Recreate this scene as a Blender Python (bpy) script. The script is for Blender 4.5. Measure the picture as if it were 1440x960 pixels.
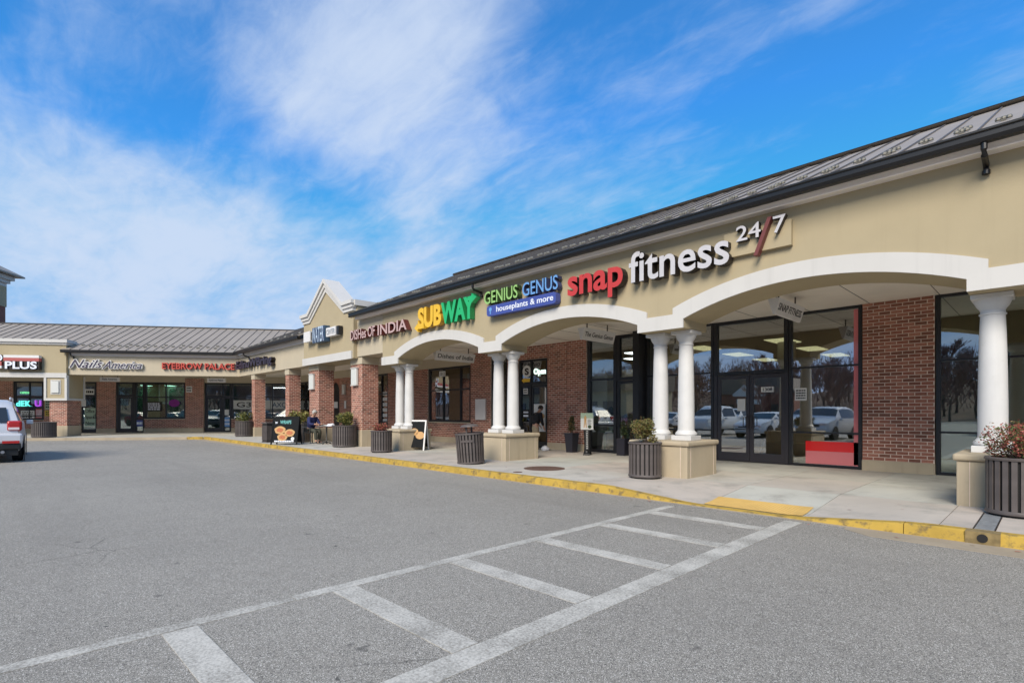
import bpy, bmesh, math, random
from mathutils import Vector, Matrix
from mathutils.geometry import tessellate_polygon
for o in list(bpy.data.objects): bpy.data.objects.remove(o)
S = bpy.context.scene
COL = S.collection
PI = math.pi
R = math.radians
rnd = random.Random(7)

# ------------------------------------------------------------------ camera
EYE = 1.40
cam = bpy.data.cameras.new('camera'); camo = bpy.data.objects.new('camera', cam); COL.objects.link(camo)
cam.sensor_width = 36; cam.lens = 735 / 1440 * 36; cam.shift_y = 100 / 1440
cam.clip_start = 0.05; cam.clip_end = 3000
YAW = math.atan2(710, 735)
camo.location = (0, 0, EYE); camo.rotation_euler = (PI / 2, 0, PI / 2 - YAW)
S.camera = camo
AX = Vector((-math.cos(YAW), math.sin(YAW), 0)); RT = Vector((math.sin(YAW), math.cos(YAW), 0))

# ------------------------------------------------------------------ light
SUN_EL = R(38); SUN_AZ = R(24)        # azimuth of the sun measured from -Y towards +X
sdir = Vector((math.sin(SUN_AZ) * math.cos(SUN_EL), -math.cos(SUN_AZ) * math.cos(SUN_EL), math.sin(SUN_EL)))
sl = bpy.data.lights.new('sun', 'SUN'); sl.energy = 2.9; sl.angle = R(30); sl.color = (1, 0.915, 0.79)
so = bpy.data.objects.new('sun', sl); COL.objects.link(so)
so.rotation_euler = sdir.to_track_quat('Z', 'Y').to_euler(); so.location = (0, -20, 40)
S.view_settings.view_transform = 'Standard'; S.view_settings.look = 'None'
S.view_settings.exposure = 0.65; S.view_settings.gamma = 1

W = bpy.data.worlds.new('World'); S.world = W; W.use_nodes = True
nt = W.node_tree; N = nt.nodes; Lk = nt.links; N.clear()
def nn(t, **k):
    n = N.new(t)
    for a, v in k.items(): setattr(n, a, v)
    return n
def mth(op, a, b=None, clamp=False):
    n = nn('ShaderNodeMath', operation=op, use_clamp=clamp)
    for i, v in enumerate((a, b)):
        if v is None: continue
        if isinstance(v, (int, float)): n.inputs[i].default_value = v
        else: Lk.new(v, n.inputs[i])
    return n.outputs[0]
def sstep(v, lo, hi, a=0.0, b=1.0):
    n = nn('ShaderNodeMapRange', interpolation_type='SMOOTHSTEP')
    Lk.new(v, n.inputs[0]); n.inputs[1].default_value = lo; n.inputs[2].default_value = hi
    n.inputs[3].default_value = a; n.inputs[4].default_value = b
    return n.outputs[0]
sky = nn('ShaderNodeTexSky', sky_type='NISHITA', sun_disc=False)
sky.sun_elevation = SUN_EL; sky.sun_rotation = PI - SUN_AZ; sky.air_density = 1.0; sky.dust_density = 0.6; sky.ozone_density = 3.0
hsv = nn('ShaderNodeHueSaturation'); Lk.new(sky.outputs[0], hsv.inputs['Color'])
hsv.inputs['Saturation'].default_value = 1.12; hsv.inputs['Value'].default_value = 1.0
mul = nn('ShaderNodeMixRGB', blend_type='MULTIPLY'); mul.inputs[0].default_value = 1
Lk.new(hsv.outputs[0], mul.inputs[1]); mul.inputs[2].default_value = (0.026, 0.112, 0.157, 1)
drk = nn('ShaderNodeMixRGB', blend_type='DARKEN'); drk.inputs[0].default_value = 1; Lk.new(mul.outputs[0], drk.inputs[1]); drk.inputs[2].default_value = (0.16, 0.265, 0.54, 1)
tc = nn('ShaderNodeTexCoord')
sep = nn('ShaderNodeSeparateXYZ'); Lk.new(tc.outputs['Generated'], sep.inputs[0])
zz = mth('ADD', mth('MAXIMUM', sep.outputs[2], 0.0), 0.16)
cmb = nn('ShaderNodeCombineXYZ'); Lk.new(mth('DIVIDE', sep.outputs[0], zz), cmb.inputs[0]); Lk.new(mth('DIVIDE', sep.outputs[1], zz), cmb.inputs[1])
def cloudnoise(scale, rot, stretch, detail, rough, off, dist=0.3):
    mp = nn('ShaderNodeMapping'); Lk.new(cmb.outputs[0], mp.inputs[0])
    mp.inputs['Rotation'].default_value = (0, 0, rot); mp.inputs['Scale'].default_value = (1, stretch, 1)
    mp.inputs['Location'].default_value = off
    nz = nn('ShaderNodeTexNoise'); Lk.new(mp.outputs[0], nz.inputs['Vector'])
    nz.inputs['Scale'].default_value = scale; nz.inputs['Detail'].default_value = detail
    nz.inputs['Roughness'].default_value = rough; nz.inputs['Distortion'].default_value = dist
    return nz.outputs['Fac']
def skydir(px, py):
    d = AX + RT * ((px - 720) / 735) + Vector((0, 0, (580 - py) / 735)); d.normalize(); return d
# broad banks of thin cloud and the clear gaps between them
BLOBS = [((40, 190), .16, .55), ((160, 230), .15, .45), ((270, 290), .10, .5), ((400, 345), .12, .38), ((330, 410), .25, .35), ((120, 400), .22, .30), ((250, 400), .16, .18),
         ((430, 110), .26, .26), ((560, 180), .24, .27), ((520, 60), .2, .18), ((680, 120), .24, .20), ((900, 60), .2, .10), ((600, 260), .12, .28), ((500, 390), .2, .2), ((150, 75), .05, .4), ((200, 95), .05, .3),
         ((80, 115), .12, -.75), ((235, 180), .11, -.85), ((0, 20), .16, -.5), ((200, 330), .05, -.3), ((335, 228), .09, -.85), ((440, 275), .08, -.8), ((520, 300), .07, -.5), ((620, 300), .1, -.4), ((100, 310), .05, -.2),
         ((880, 250), .25, -.22), ((820, 60), .14, -.05), ((1050, 60), .3, -.30), ((1150, 150), .25, -.15), ((740, 300), .15, .12), ((1300, 60), .25, -.1), ((860, 250), .12, .05), ((1350, 150), .2, .12)]
bias = None
for (p, r, a) in BLOBS:
    vd = nn('ShaderNodeVectorMath', operation='DISTANCE'); Lk.new(tc.outputs['Generated'], vd.inputs[0]); vd.inputs[1].default_value = skydir(*p)
    t = sstep(vd.outputs['Value'], 0.0, r * 1.7, a, 0.0)
    bias = t if bias is None else mth('ADD', bias, t)
n1 = cloudnoise(1.1, R(-38), 2.2, 6, 0.55, (3.1, 0.4, 0), 0.5)
n2 = cloudnoise(2.4, R(-58), 3.2, 8, 0.58, (1.7, 5.2, 0), 0.9)
n3 = cloudnoise(7.0, R(-20), 1.6, 8, 0.65, (0.3, 2.2, 0), 0.6)
den = mth('ADD', mth('ADD', mth('MULTIPLY', n1, 1.5), mth('MULTIPLY', n2, 0.62)), mth('MULTIPLY', n3, 0.55))
den = mth('ADD', mth('ADD', den, -0.835), mth('MULTIPLY', bias, 0.55))
fac = sstep(den, 0.16, 1.28, 0.03, 0.93)
hz = sstep(sep.outputs[2], -0.02, 0.40, 0.30, 0.0)
fac = mth('ADD', fac, mth('MULTIPLY', mth('SUBTRACT', 1.0, fac), hz))
mix = nn('ShaderNodeMixRGB'); Lk.new(fac, mix.inputs[0]); Lk.new(drk.outputs[0], mix.inputs[1]); mix.inputs[2].default_value = (0.395, 0.465, 0.585, 1)
bg = nn('ShaderNodeBackground'); Lk.new(mix.outputs[0], bg.inputs[0]); bg.inputs[1].default_value = 1.0
wo = nn('ShaderNodeOutputWorld'); Lk.new(bg.outputs[0], wo.inputs[0])

# ------------------------------------------------------------------ materials
M = {}
def mat(name, col, rough=0.8, metal=0.0, var=0.0, vscale=3.0, bump=0.0, bscale=80.0, spec=0.5, emit=0.0, emitcol=None, dirt=None, island=0.0, streak=None):
    m = bpy.data.materials.new(name); m.use_nodes = True; t = m.node_tree; b = t.nodes['Principled BSDF']
    b.inputs['Base Color'].default_value = (*col, 1); b.inputs['Roughness'].default_value = rough; b.inputs['Metallic'].default_value = metal
    b.inputs['Specular IOR Level'].default_value = spec
    co = t.nodes.new('ShaderNodeTexCoord'); src = None
    def noise(sc, det=4, ro=0.55):
        n = t.nodes.new('ShaderNodeTexNoise'); n.inputs['Scale'].default_value = sc; n.inputs['Detail'].default_value = det; n.inputs['Roughness'].default_value = ro
        t.links.new(co.outputs['Object'], n.inputs['Vector']); return n.outputs['Fac']
    def mixc(fac, a, c2, mode='MIX'):
        x = t.nodes.new('ShaderNodeMixRGB'); x.blend_type = mode
        if isinstance(fac, float): x.inputs[0].default_value = fac
        else: t.links.new(fac, x.inputs[0])
        if isinstance(a, tuple): x.inputs[1].default_value = (*a, 1)
        else: t.links.new(a, x.inputs[1])
        if isinstance(c2, tuple): x.inputs[2].default_value = (*c2, 1)
        else: t.links.new(c2, x.inputs[2])
        return x.outputs[0]
    def ramp(v, lo, hi, a=0.0, c2=1.0):
        n = t.nodes.new('ShaderNodeMapRange'); n.interpolation_type = 'SMOOTHSTEP'; t.links.new(v, n.inputs[0])
        for i, q in enumerate((lo, hi, a, c2)): n.inputs[i + 1].default_value = q
        return n.outputs[0]
    cur = tuple(col)
    if island:
        g = t.nodes.new('ShaderNodeNewGeometry'); oi = t.nodes.new('ShaderNodeObjectInfo')
        ad = t.nodes.new('ShaderNodeMath'); ad.operation = 'ADD'; t.links.new(g.outputs['Random Per Island'], ad.inputs[0]); t.links.new(oi.outputs['Random'], ad.inputs[1])
        fr = t.nodes.new('ShaderNodeMath'); fr.operation = 'FRACT'; t.links.new(ad.outputs[0], fr.inputs[0])
        cr = t.nodes.new('ShaderNodeValToRGB'); t.links.new(fr.outputs[0], cr.inputs[0])
        cr.color_ramp.elements[0].color = (*[c * (1 - island) for c in col], 1); cr.color_ramp.elements[1].color = (*[min(1, c * (1 + island)) for c in col], 1)
        e = cr.color_ramp.elements.new(0.5); e.color = (col[0] * 1.05, col[1] * 0.92, col[2] * 0.9, 1)
        cur = cr.outputs[0]
    if var:
        cur = mixc(ramp(noise(vscale, 5), 0.25, 0.75), mixc(1.0, cur, (1 - var,) * 3, 'MULTIPLY'), mixc(1.0, cur, (1 + var,) * 3, 'MULTIPLY'))
        src = 1
    if dirt:
        dc, dsc, lo, hi, amt = dirt
        cur = mixc(ramp(noise(dsc, 8, 0.68), lo, hi, 0.0, amt), cur, dc)
    if streak:                       # rain marks: noise drawn out along the wall's height
        mp = t.nodes.new('ShaderNodeMapping'); mp.inputs['Scale'].default_value = (3.2, 3.2, 0.16); t.links.new(co.outputs['Object'], mp.inputs[0])
        n = t.nodes.new('ShaderNodeTexNoise'); n.inputs['Scale'].default_value = 1.6; n.inputs['Detail'].default_value = 7; n.inputs['Roughness'].default_value = 0.65; t.links.new(mp.outputs[0], n.inputs['Vector'])
        cur = mixc(ramp(n.outputs['Fac'], 0.50, 0.74, 0.0, streak), cur, tuple(c * 0.55 for c in col))
    if not isinstance(cur, tuple): t.links.new(cur, b.inputs['Base Color'])
    if bump:
        bn = t.nodes.new('ShaderNodeBump'); bn.inputs['Strength'].default_value = bump; bn.inputs['Distance'].default_value = 0.01
        t.links.new(noise(bscale, 3), bn.inputs['Height']); t.links.new(bn.outputs[0], b.inputs['Normal'])
    if emit:
        b.inputs['Emission Color'].default_value = (*(emitcol or col), 1); b.inputs['Emission Strength'].default_value = emit
    M[name] = m; return m
mat('stucco', (0.415, 0.345, 0.222), 0.92, var=0.045, vscale=0.9, bump=0.25, bscale=160, dirt=((0.36, 0.29, 0.18), 1.6, 0.60, 0.85, 0.22), spec=0.2, streak=0.10)
mat('stucco_light', (0.49, 0.425, 0.315), 0.92, var=0.04, vscale=0.9, bump=0.2, bscale=160, spec=0.2, streak=0.12)
mat('pedestal_stucco', (0.45, 0.375, 0.265), 0.9, var=0.05, vscale=2.5, bump=0.25, bscale=200, dirt=((0.33, 0.27, 0.19), 5.0, 0.55, 0.78, 0.45), spec=0.2, streak=0.35)
mat('frieze_paint', (0.80, 0.745, 0.70), 0.6, var=0.03, vscale=1.2)
mat('kerb_grime', (0.22, 0.16, 0.07), 0.9, var=0.3, vscale=12)
mat('white_trim', (0.58, 0.56, 0.525), 0.7, var=0.03, vscale=1.2, bump=0.1, bscale=120, spec=0.3, dirt=((0.5, 0.48, 0.43), 2.2, 0.62, 0.85, 0.3), streak=0.18)
mat('white_paint', (0.60, 0.59, 0.57), 0.6, var=0.05, vscale=2.5, bump=0.06, bscale=60, dirt=((0.42, 0.40, 0.34), 7, 0.58, 0.8, 0.4), streak=0.15)
mat('ceiling_board', (0.82, 0.75, 0.65), 0.85, var=0.05, vscale=1.0)
mat('brick', (0.305, 0.138, 0.096), 0.88, island=0.36, var=0.14, vscale=30, bump=0.5, bscale=90, spec=0.25)
mat('mortar', (0.68, 0.56, 0.46), 0.95, var=0.12, vscale=9, bump=0.3, bscale=120, spec=0.1)
mat('frame_black', (0.012, 0.012, 0.014), 0.38, spec=0.5)
mat('door_bronze', (0.03, 0.026, 0.030), 0.4, spec=0.5)
mat('gutter_black', (0.010, 0.009, 0.009), 0.35, spec=0.5)
mat('roof_metal', (0.32, 0.275, 0.225), 0.55, metal=0.12, var=0.08, vscale=0.7, dirt=((0.17, 0.13, 0.10), 1.1, 0.55, 0.85, 0.5))
mat('seam_metal', (0.13, 0.115, 0.10), 0.45, metal=0.3)
mat('flashing_dark', (0.035, 0.03, 0.028), 0.5)
mat('guard_metal', (0.20, 0.19, 0.16), 0.5, metal=0.3)
mat('concrete', (0.465, 0.46, 0.405), 0.93, var=0.09, vscale=0.8, bump=0.2, bscale=240, dirt=((0.30, 0.285, 0.25), 1.4, 0.46, 0.72, 0.75), spec=0.2, island=0.04)
mat('pan_concrete', (0.36, 0.30, 0.22), 0.95, var=0.12, vscale=2.0, bump=0.3, bscale=200, dirt=((0.18, 0.16, 0.13), 4, 0.52, 0.75, 0.6), spec=0.2)
mat('kerb_yellow', (0.45, 0.295, 0.055), 0.8, var=0.16, vscale=3, bump=0.3, bscale=150, dirt=((0.17, 0.125, 0.06), 7.0, 0.49, 0.64, 0.85), spec=0.3)
mat('tactile_yellow', (0.62, 0.40, 0.12), 0.7, var=0.08, vscale=3, bump=0.15, bscale=100, dirt=((0.45, 0.30, 0.12), 9, 0.6, 0.8, 0.5))
mat('rust', (0.115, 0.062, 0.042), 0.85, var=0.2, vscale=14, bump=0.4, bscale=90)
mat('drain_metal', (0.42, 0.44, 0.45), 0.4, metal=0.5, var=0.2, vscale=20)
mat('bin_slat', (0.098, 0.082, 0.076), 0.5, var=0.15, vscale=6, spec=0.5, dirt=((0.17, 0.15, 0.14), 9, 0.6, 0.8, 0.4))
mat('bin_inner', (0.012, 0.011, 0.011), 0.8)
mat('soil', (0.05, 0.035, 0.025), 0.95, bump=0.8, bscale=40)
mat('leaf_green', (0.085, 0.115, 0.03), 0.6, island=0.5)
mat('leaf_yellow', (0.20, 0.195, 0.045), 0.6, island=0.45)
mat('leaf_red', (0.30, 0.085, 0.062), 0.6, island=0.5)
mat('leaf_olive', (0.15, 0.105, 0.035), 0.6, island=0.5)
mat('leaf_dark', (0.03, 0.05, 0.02), 0.6, island=0.4)
mat('twig', (0.09, 0.06, 0.04), 0.85)
mat('bark', (0.10, 0.072, 0.055), 0.9, var=0.2, vscale=6)
mat('bark_red', (0.23, 0.13, 0.10), 0.9, var=0.2, vscale=6)
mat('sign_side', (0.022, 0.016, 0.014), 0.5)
mat('sign_red', (0.50, 0.045, 0.042), 0.4, spec=0.4, var=0.05, vscale=8)
mat('sign_white', (0.53, 0.51, 0.52), 0.45, var=0.05, vscale=8)
mat('sign_darkred', (0.16, 0.04, 0.035), 0.5)
mat('sign_genius_green', (0.30, 0.52, 0.16), 0.4)
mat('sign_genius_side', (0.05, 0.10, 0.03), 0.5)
mat('sign_genius_blue', (0.14, 0.32, 0.62), 0.4)
mat('sign_plaque_blue', (0.055, 0.08, 0.30), 0.4)
mat('sign_print_white', (0.75, 0.78, 0.85), 0.5)
mat('sub_yellow', (0.78, 0.47, 0.03), 0.4)
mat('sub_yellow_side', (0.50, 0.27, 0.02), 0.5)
mat('sub_green', (0.02, 0.42, 0.14), 0.4)
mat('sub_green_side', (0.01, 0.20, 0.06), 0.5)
mat('dishes_face', (0.52, 0.36, 0.34), 0.5)
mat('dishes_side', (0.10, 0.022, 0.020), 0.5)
mat('navy', (0.045, 0.055, 0.14), 0.5)
mat('script_face', (0.045, 0.032, 0.065), 0.5)
mat('script_back', (0.78, 0.76, 0.72), 0.6)
mat('eyebrow_red', (0.48, 0.055, 0.035), 0.45)
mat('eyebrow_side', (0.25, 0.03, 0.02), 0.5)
mat('water_blue', (0.045, 0.085, 0.14), 0.4)
mat('water_letter', (0.45, 0.55, 0.65), 0.4)
mat('bike_face', (0.035, 0.030, 0.055), 0.5)
mat('plus_red', (0.42, 0.10, 0.09), 0.5)
mat('black_plastic', (0.012, 0.012, 0.012), 0.45)
mat('black_text', (0.015, 0.015, 0.015), 0.6)
mat('blade_white', (0.70, 0.68, 0.66), 0.6, var=0.05, vscale=3)
mat('paper', (0.66, 0.66, 0.63), 0.8)
mat('paper_green', (0.36, 0.46, 0.34), 0.8)
mat('paper_yellow', (0.60, 0.46, 0.08), 0.8)
mat('sconce_white', (0.62, 0.62, 0.58), 0.5)
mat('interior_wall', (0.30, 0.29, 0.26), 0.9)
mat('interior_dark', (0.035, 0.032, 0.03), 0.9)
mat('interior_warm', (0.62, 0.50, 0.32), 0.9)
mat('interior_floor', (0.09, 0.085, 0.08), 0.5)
mat('red_panel', (0.70, 0.022, 0.025), 0.12)
mat('pink_panel', (0.66, 0.19, 0.20), 0.12)
mat('lamp_warm', (0.9, 0.85, 0.55), 0.6, emit=0.62, emitcol=(1.0, 0.90, 0.50))
mat('lamp_white', (0.9, 0.9, 0.9), 0.6, emit=5, emitcol=(0.95, 0.97, 1.0))
mat('neon_cyan', (0.1, 0.6, 0.55), 0.5, emit=0.8, emitcol=(0.15, 0.95, 0.85))
mat('neon_purple', (0.3, 0.08, 0.5), 0.5, emit=0.6, emitcol=(0.42, 0.08, 0.75))
mat('neon_green', (0.1, 0.5, 0.2), 0.5, emit=0.5, emitcol=(0.25, 0.95, 0.45))
mat('neon_white', (0.8, 0.9, 0.85), 0.5, emit=0.9, emitcol=(0.75, 1.0, 0.9))
mat('curtain', (0.50, 0.52, 0.50), 0.9)
mat('flower_purple', (0.22, 0.02, 0.22), 0.7)
mat('food_crust', (0.52, 0.30, 0.12), 0.7, var=0.25, vscale=40)
mat('food_filling', (0.42, 0.13, 0.05), 0.7, var=0.4, vscale=60)
mat('wraps_teal', (0.12, 0.42, 0.40), 0.6)
mat('board_black', (0.012, 0.013, 0.014), 0.8, spec=0.15)
mat('iron_furniture', (0.10, 0.095, 0.085), 0.5, metal=0.3)
mat('skin', (0.45, 0.25, 0.17), 0.6)
mat('hair_grey', (0.42, 0.40, 0.36), 0.9)
mat('hair_dark', (0.02, 0.014, 0.01), 0.8)
mat('jacket_blue', (0.018, 0.022, 0.085), 0.85, var=0.2, vscale=9)
mat('trousers_olive', (0.06, 0.062, 0.045), 0.9)
mat('jacket_black', (0.010, 0.010, 0.013), 0.85)
mat('trousers_khaki', (0.34, 0.27, 0.18), 0.9)
mat('shoe', (0.02, 0.018, 0.015), 0.6)
mat('bag_white', (0.68, 0.68, 0.70), 0.5, var=0.1, vscale=10)
mat('paint_silver', (0.64, 0.64, 0.655), 0.3, metal=0.2)
mat('paint_white', (0.70, 0.71, 0.72), 0.28)
mat('paint_red', (0.22, 0.02, 0.025), 0.28)
mat('paint_grey', (0.10, 0.11, 0.12), 0.3, metal=0.4)
mat('car_glass', (0.02, 0.025, 0.03), 0.06, spec=0.8)
mat('tyre', (0.014, 0.014, 0.014), 0.85)
mat('rim', (0.35, 0.35, 0.36), 0.35, metal=0.7)
mat('tail_red', (0.42, 0.02, 0.02), 0.15)
mat('lamp_clear', (0.72, 0.62, 0.62), 0.15)
mat('far_brick', (0.22, 0.09, 0.065), 0.9, var=0.1, vscale=1)
mat('far_tan', (0.45, 0.38, 0.26), 0.9)
mat('far_roof', (0.15, 0.12, 0.10), 0.8)
mat('pole_metal', (0.06, 0.05, 0.045), 0.6)
mat('planter_dark', (0.022, 0.02, 0.028), 0.5)
mat('wood_floor', (0.13, 0.085, 0.06), 0.95, var=0.3, vscale=0.3)
mat('grass', (0.10, 0.12, 0.045), 0.95, var=0.25, vscale=0.5)

def glass(name, tint, base, spec=0.95):
    m = bpy.data.materials.new(name); m.use_nodes = True; t = m.node_tree; t.nodes.clear()
    tr = t.nodes.new('ShaderNodeBsdfTransparent'); tr.inputs[0].default_value = (*tint, 1)
    gl = t.nodes.new('ShaderNodeBsdfGlossy'); gl.inputs['Roughness'].default_value = 0.012; gl.inputs[0].default_value = (spec, spec, spec, 1)
    co = t.nodes.new('ShaderNodeTexCoord'); nz = t.nodes.new('ShaderNodeTexNoise'); nz.inputs['Scale'].default_value = 0.9; nz.inputs['Detail'].default_value = 1
    t.links.new(co.outputs['Object'], nz.inputs['Vector'])
    bp = t.nodes.new('ShaderNodeBump'); bp.inputs['Strength'].default_value = 0.05; bp.inputs['Distance'].default_value = 0.02
    t.links.new(nz.outputs['Fac'], bp.inputs['Height']); t.links.new(bp.outputs[0], gl.inputs['Normal'])
    fr = t.nodes.new('ShaderNodeFresnel'); fr.inputs[0].default_value = 1.5
    ad = t.nodes.new('ShaderNodeMath'); ad.operation = 'ADD'; ad.use_clamp = True; t.links.new(fr.outputs[0], ad.inputs[0]); ad.inputs[1].default_value = base
    mx = t.nodes.new('ShaderNodeMixShader'); t.links.new(ad.outputs[0], mx.inputs[0]); t.links.new(tr.outputs[0], mx.inputs[1]); t.links.new(gl.outputs[0], mx.inputs[2])
    o = t.nodes.new('ShaderNodeOutputMaterial'); t.links.new(mx.outputs[0], o.inputs[0]); M[name] = m
glass('glass', (0.84, 0.88, 0.86), 0.27)
glass('glass_green', (0.42, 0.64, 0.54), 0.27)
glass('glass_dark', (0.80, 0.86, 0.84), 0.14)

def asphalt():
    m = bpy.data.materials.new('asphalt'); m.use_nodes = True; t = m.node_tree; b = t.nodes['Principled BSDF']; n = t.nodes; L = t.links
    co = n.new('ShaderNodeTexCoord')
    def noise(sc, det=3, ro=0.5, vec=None):
        x = n.new('ShaderNodeTexNoise'); x.inputs['Scale'].default_value = sc; x.inputs['Detail'].default_value = det; x.inputs['Roughness'].default_value = ro
        L.new(vec or co.outputs['Object'], x.inputs['Vector']); return x.outputs['Fac']
    def rmp(v, lo, hi, a=0., c=1.):
        x = n.new('ShaderNodeMapRange'); x.interpolation_type = 'SMOOTHSTEP'; L.new(v, x.inputs[0])
        for i, q in enumerate((lo, hi, a, c)): x.inputs[i + 1].default_value = q
        return x.outputs[0]
    def mx(f, a, c, mode='MIX'):
        x = n.new('ShaderNodeMixRGB'); x.blend_type = mode
        for i, q in enumerate((f, a, c)):
            if isinstance(q, float): x.inputs[i].default_value = q
            elif isinstance(q, tuple): x.inputs[i].default_value = (*q, 1)
            else: L.new(q, x.inputs[i])
        return x.outputs[0]
    def mt(op, a, c):
        x = n.new('ShaderNodeMath'); x.operation = op
        for i, q in enumerate((a, c)):
            if isinstance(q, float): x.inputs[i].default_value = q
            else: L.new(q, x.inputs[i])
        return x.outputs[0]
    big = noise(0.22, 6, 0.6); mid = noise(1.7, 6, 0.65); f1 = noise(180, 2, 0.75); f2 = noise(170, 2, 0.7)
    c = mx(rmp(big, 0.3, 0.7), (0.275, 0.253, 0.215), (0.345, 0.318, 0.270))
    c = mx(rmp(mid, 0.35, 0.75, 0.0, 0.35), c, (0.24, 0.222, 0.19))
    vo = n.new('ShaderNodeTexVoronoi'); vo.inputs['Scale'].default_value = 210; L.new(co.outputs['Object'], vo.inputs['Vector'])
    spk = n.new('ShaderNodeSeparateColor'); L.new(vo.outputs['Color'], spk.inputs[0])
    c = mx(rmp(spk.outputs[0], 0.72, 0.94, 0.0, 0.95), c, (0.66, 0.62, 0.55))
    c = mx(rmp(spk.outputs[1], 0.64, 0.90, 0.0, 0.85), c, (0.075, 0.070, 0.062))
    c = mx(rmp(f1, 0.35, 0.65, 0.0, 0.45), c, mx(1.0, c, (0.72, 0.72, 0.72), 'MULTIPLY'))
    # cracks
    wv = n.new('ShaderNodeMixRGB'); wv.inputs[0].default_value = 0.16; L.new(co.outputs['Object'], wv.inputs[1])
    nzc = n.new('ShaderNodeTexNoise'); nzc.inputs['Scale'].default_value = 2.5; nzc.inputs['Detail'].default_value = 5; L.new(co.outputs['Object'], nzc.inputs['Vector']); L.new(nzc.outputs['Color'], wv.inputs[2])
    vc = n.new('ShaderNodeTexVoronoi'); vc.feature = 'DISTANCE_TO_EDGE'; vc.inputs['Scale'].default_value = 0.55; L.new(wv.outputs[0], vc.inputs['Vector'])
    crack = mt('MULTIPLY', rmp(vc.outputs['Distance'], 0.0015, 0.006, 1.0, 0.0), rmp(noise(0.35, 3), 0.57, 0.66))
    c = mx(mt('MULTIPLY', crack, 0.35), c, (0.03, 0.028, 0.026))
    spot = mt('MULTIPLY', rmp(noise(2.9, 3, 0.6), 0.685, 0.75), 0.6)
    c = mx(spot, c, (0.075, 0.07, 0.064))
    mpt = n.new('ShaderNodeMapping'); mpt.inputs['Scale'].default_value = (0.10, 1.1, 1); L.new(co.outputs['Object'], mpt.inputs[0])
    c = mx(rmp(noise(1.0, 4, 0.6, mpt.outputs[0]), 0.50, 0.72, 0.0, 0.30), c, (0.20, 0.185, 0.162))
    drip = mt('MULTIPLY', rmp(noise(7.5, 2, 0.5), 0.72, 0.745), rmp(noise(0.6, 2), 0.48, 0.60))
    c = mx(mt('MULTIPLY', drip, 0.75), c, (0.05, 0.047, 0.043))
    L.new(c, b.inputs['Base Color']); b.inputs['Roughness'].default_value = 0.85; b.inputs['Specular IOR Level'].default_value = 0.3
    bp = n.new('ShaderNodeBump'); bp.inputs['Strength'].default_value = 0.45; bp.inputs['Distance'].default_value = 0.004
    L.new(mt('ADD', f1, mt('MULTIPLY', spk.outputs[0], 0.6)), bp.inputs['Height']); L.new(bp.outputs[0], b.inputs['Normal'])
    M['asphalt'] = m
    # worn road paint over the same aggregate
    m2 = bpy.data.materials.new('road_paint'); m2.use_nodes = True; t2 = m2.node_tree; b2 = t2.nodes['Principled BSDF']; L = t2.links; n = t2.nodes
    co = n.new('ShaderNodeTexCoord')
    g = n.new('ShaderNodeTexNoise'); g.inputs['Scale'].default_value = 60; g.inputs['Detail'].default_value = 4; g.inputs['Roughness'].default_value = 0.75; L.new(co.outputs['Object'], g.inputs['Vector'])
    h = n.new('ShaderNodeTexNoise'); h.inputs['Scale'].default_value = 3.0; h.inputs['Detail'].default_value = 5; L.new(co.outputs['Object'], h.inputs['Vector'])
    a = n.new('ShaderNodeMath'); a.operation = 'MULTIPLY_ADD'; L.new(h.outputs['Fac'], a.inputs[0]); a.inputs[1].default_value = 0.55; L.new(g.outputs['Fac'], a.inputs[2])
    r = n.new('ShaderNodeMapRange'); L.new(a.outputs[0], r.inputs[0]); r.inputs[1].default_value = 0.66; r.inputs[2].default_value = 0.94
    x = n.new('ShaderNodeMixRGB'); L.new(r.outputs[0], x.inputs[0]); x.inputs[1].default_value = (0.56, 0.53, 0.465, 1); x.inputs[2].default_value = (0.25, 0.232, 0.198, 1)
    L.new(x.outputs[0], b2.inputs['Base Color']); b2.inputs['Roughness'].default_value = 0.85
    bp = n.new('ShaderNodeBump'); bp.inputs['Strength'].default_value = 0.4; bp.inputs['Distance'].default_value = 0.004; L.new(g.outputs['Fac'], bp.inputs['Height']); L.new(bp.outputs[0], b2.inputs['Normal'])
    M['road_paint'] = m2
    m3 = m2.copy(); m3.name = 'worn_road_paint'; M['worn_road_paint'] = m3
    for q in m3.node_tree.nodes:
        if q.type == 'MAP_RANGE': q.inputs[1].default_value = 0.62; q.inputs[2].default_value = 0.88
asphalt()

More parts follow.
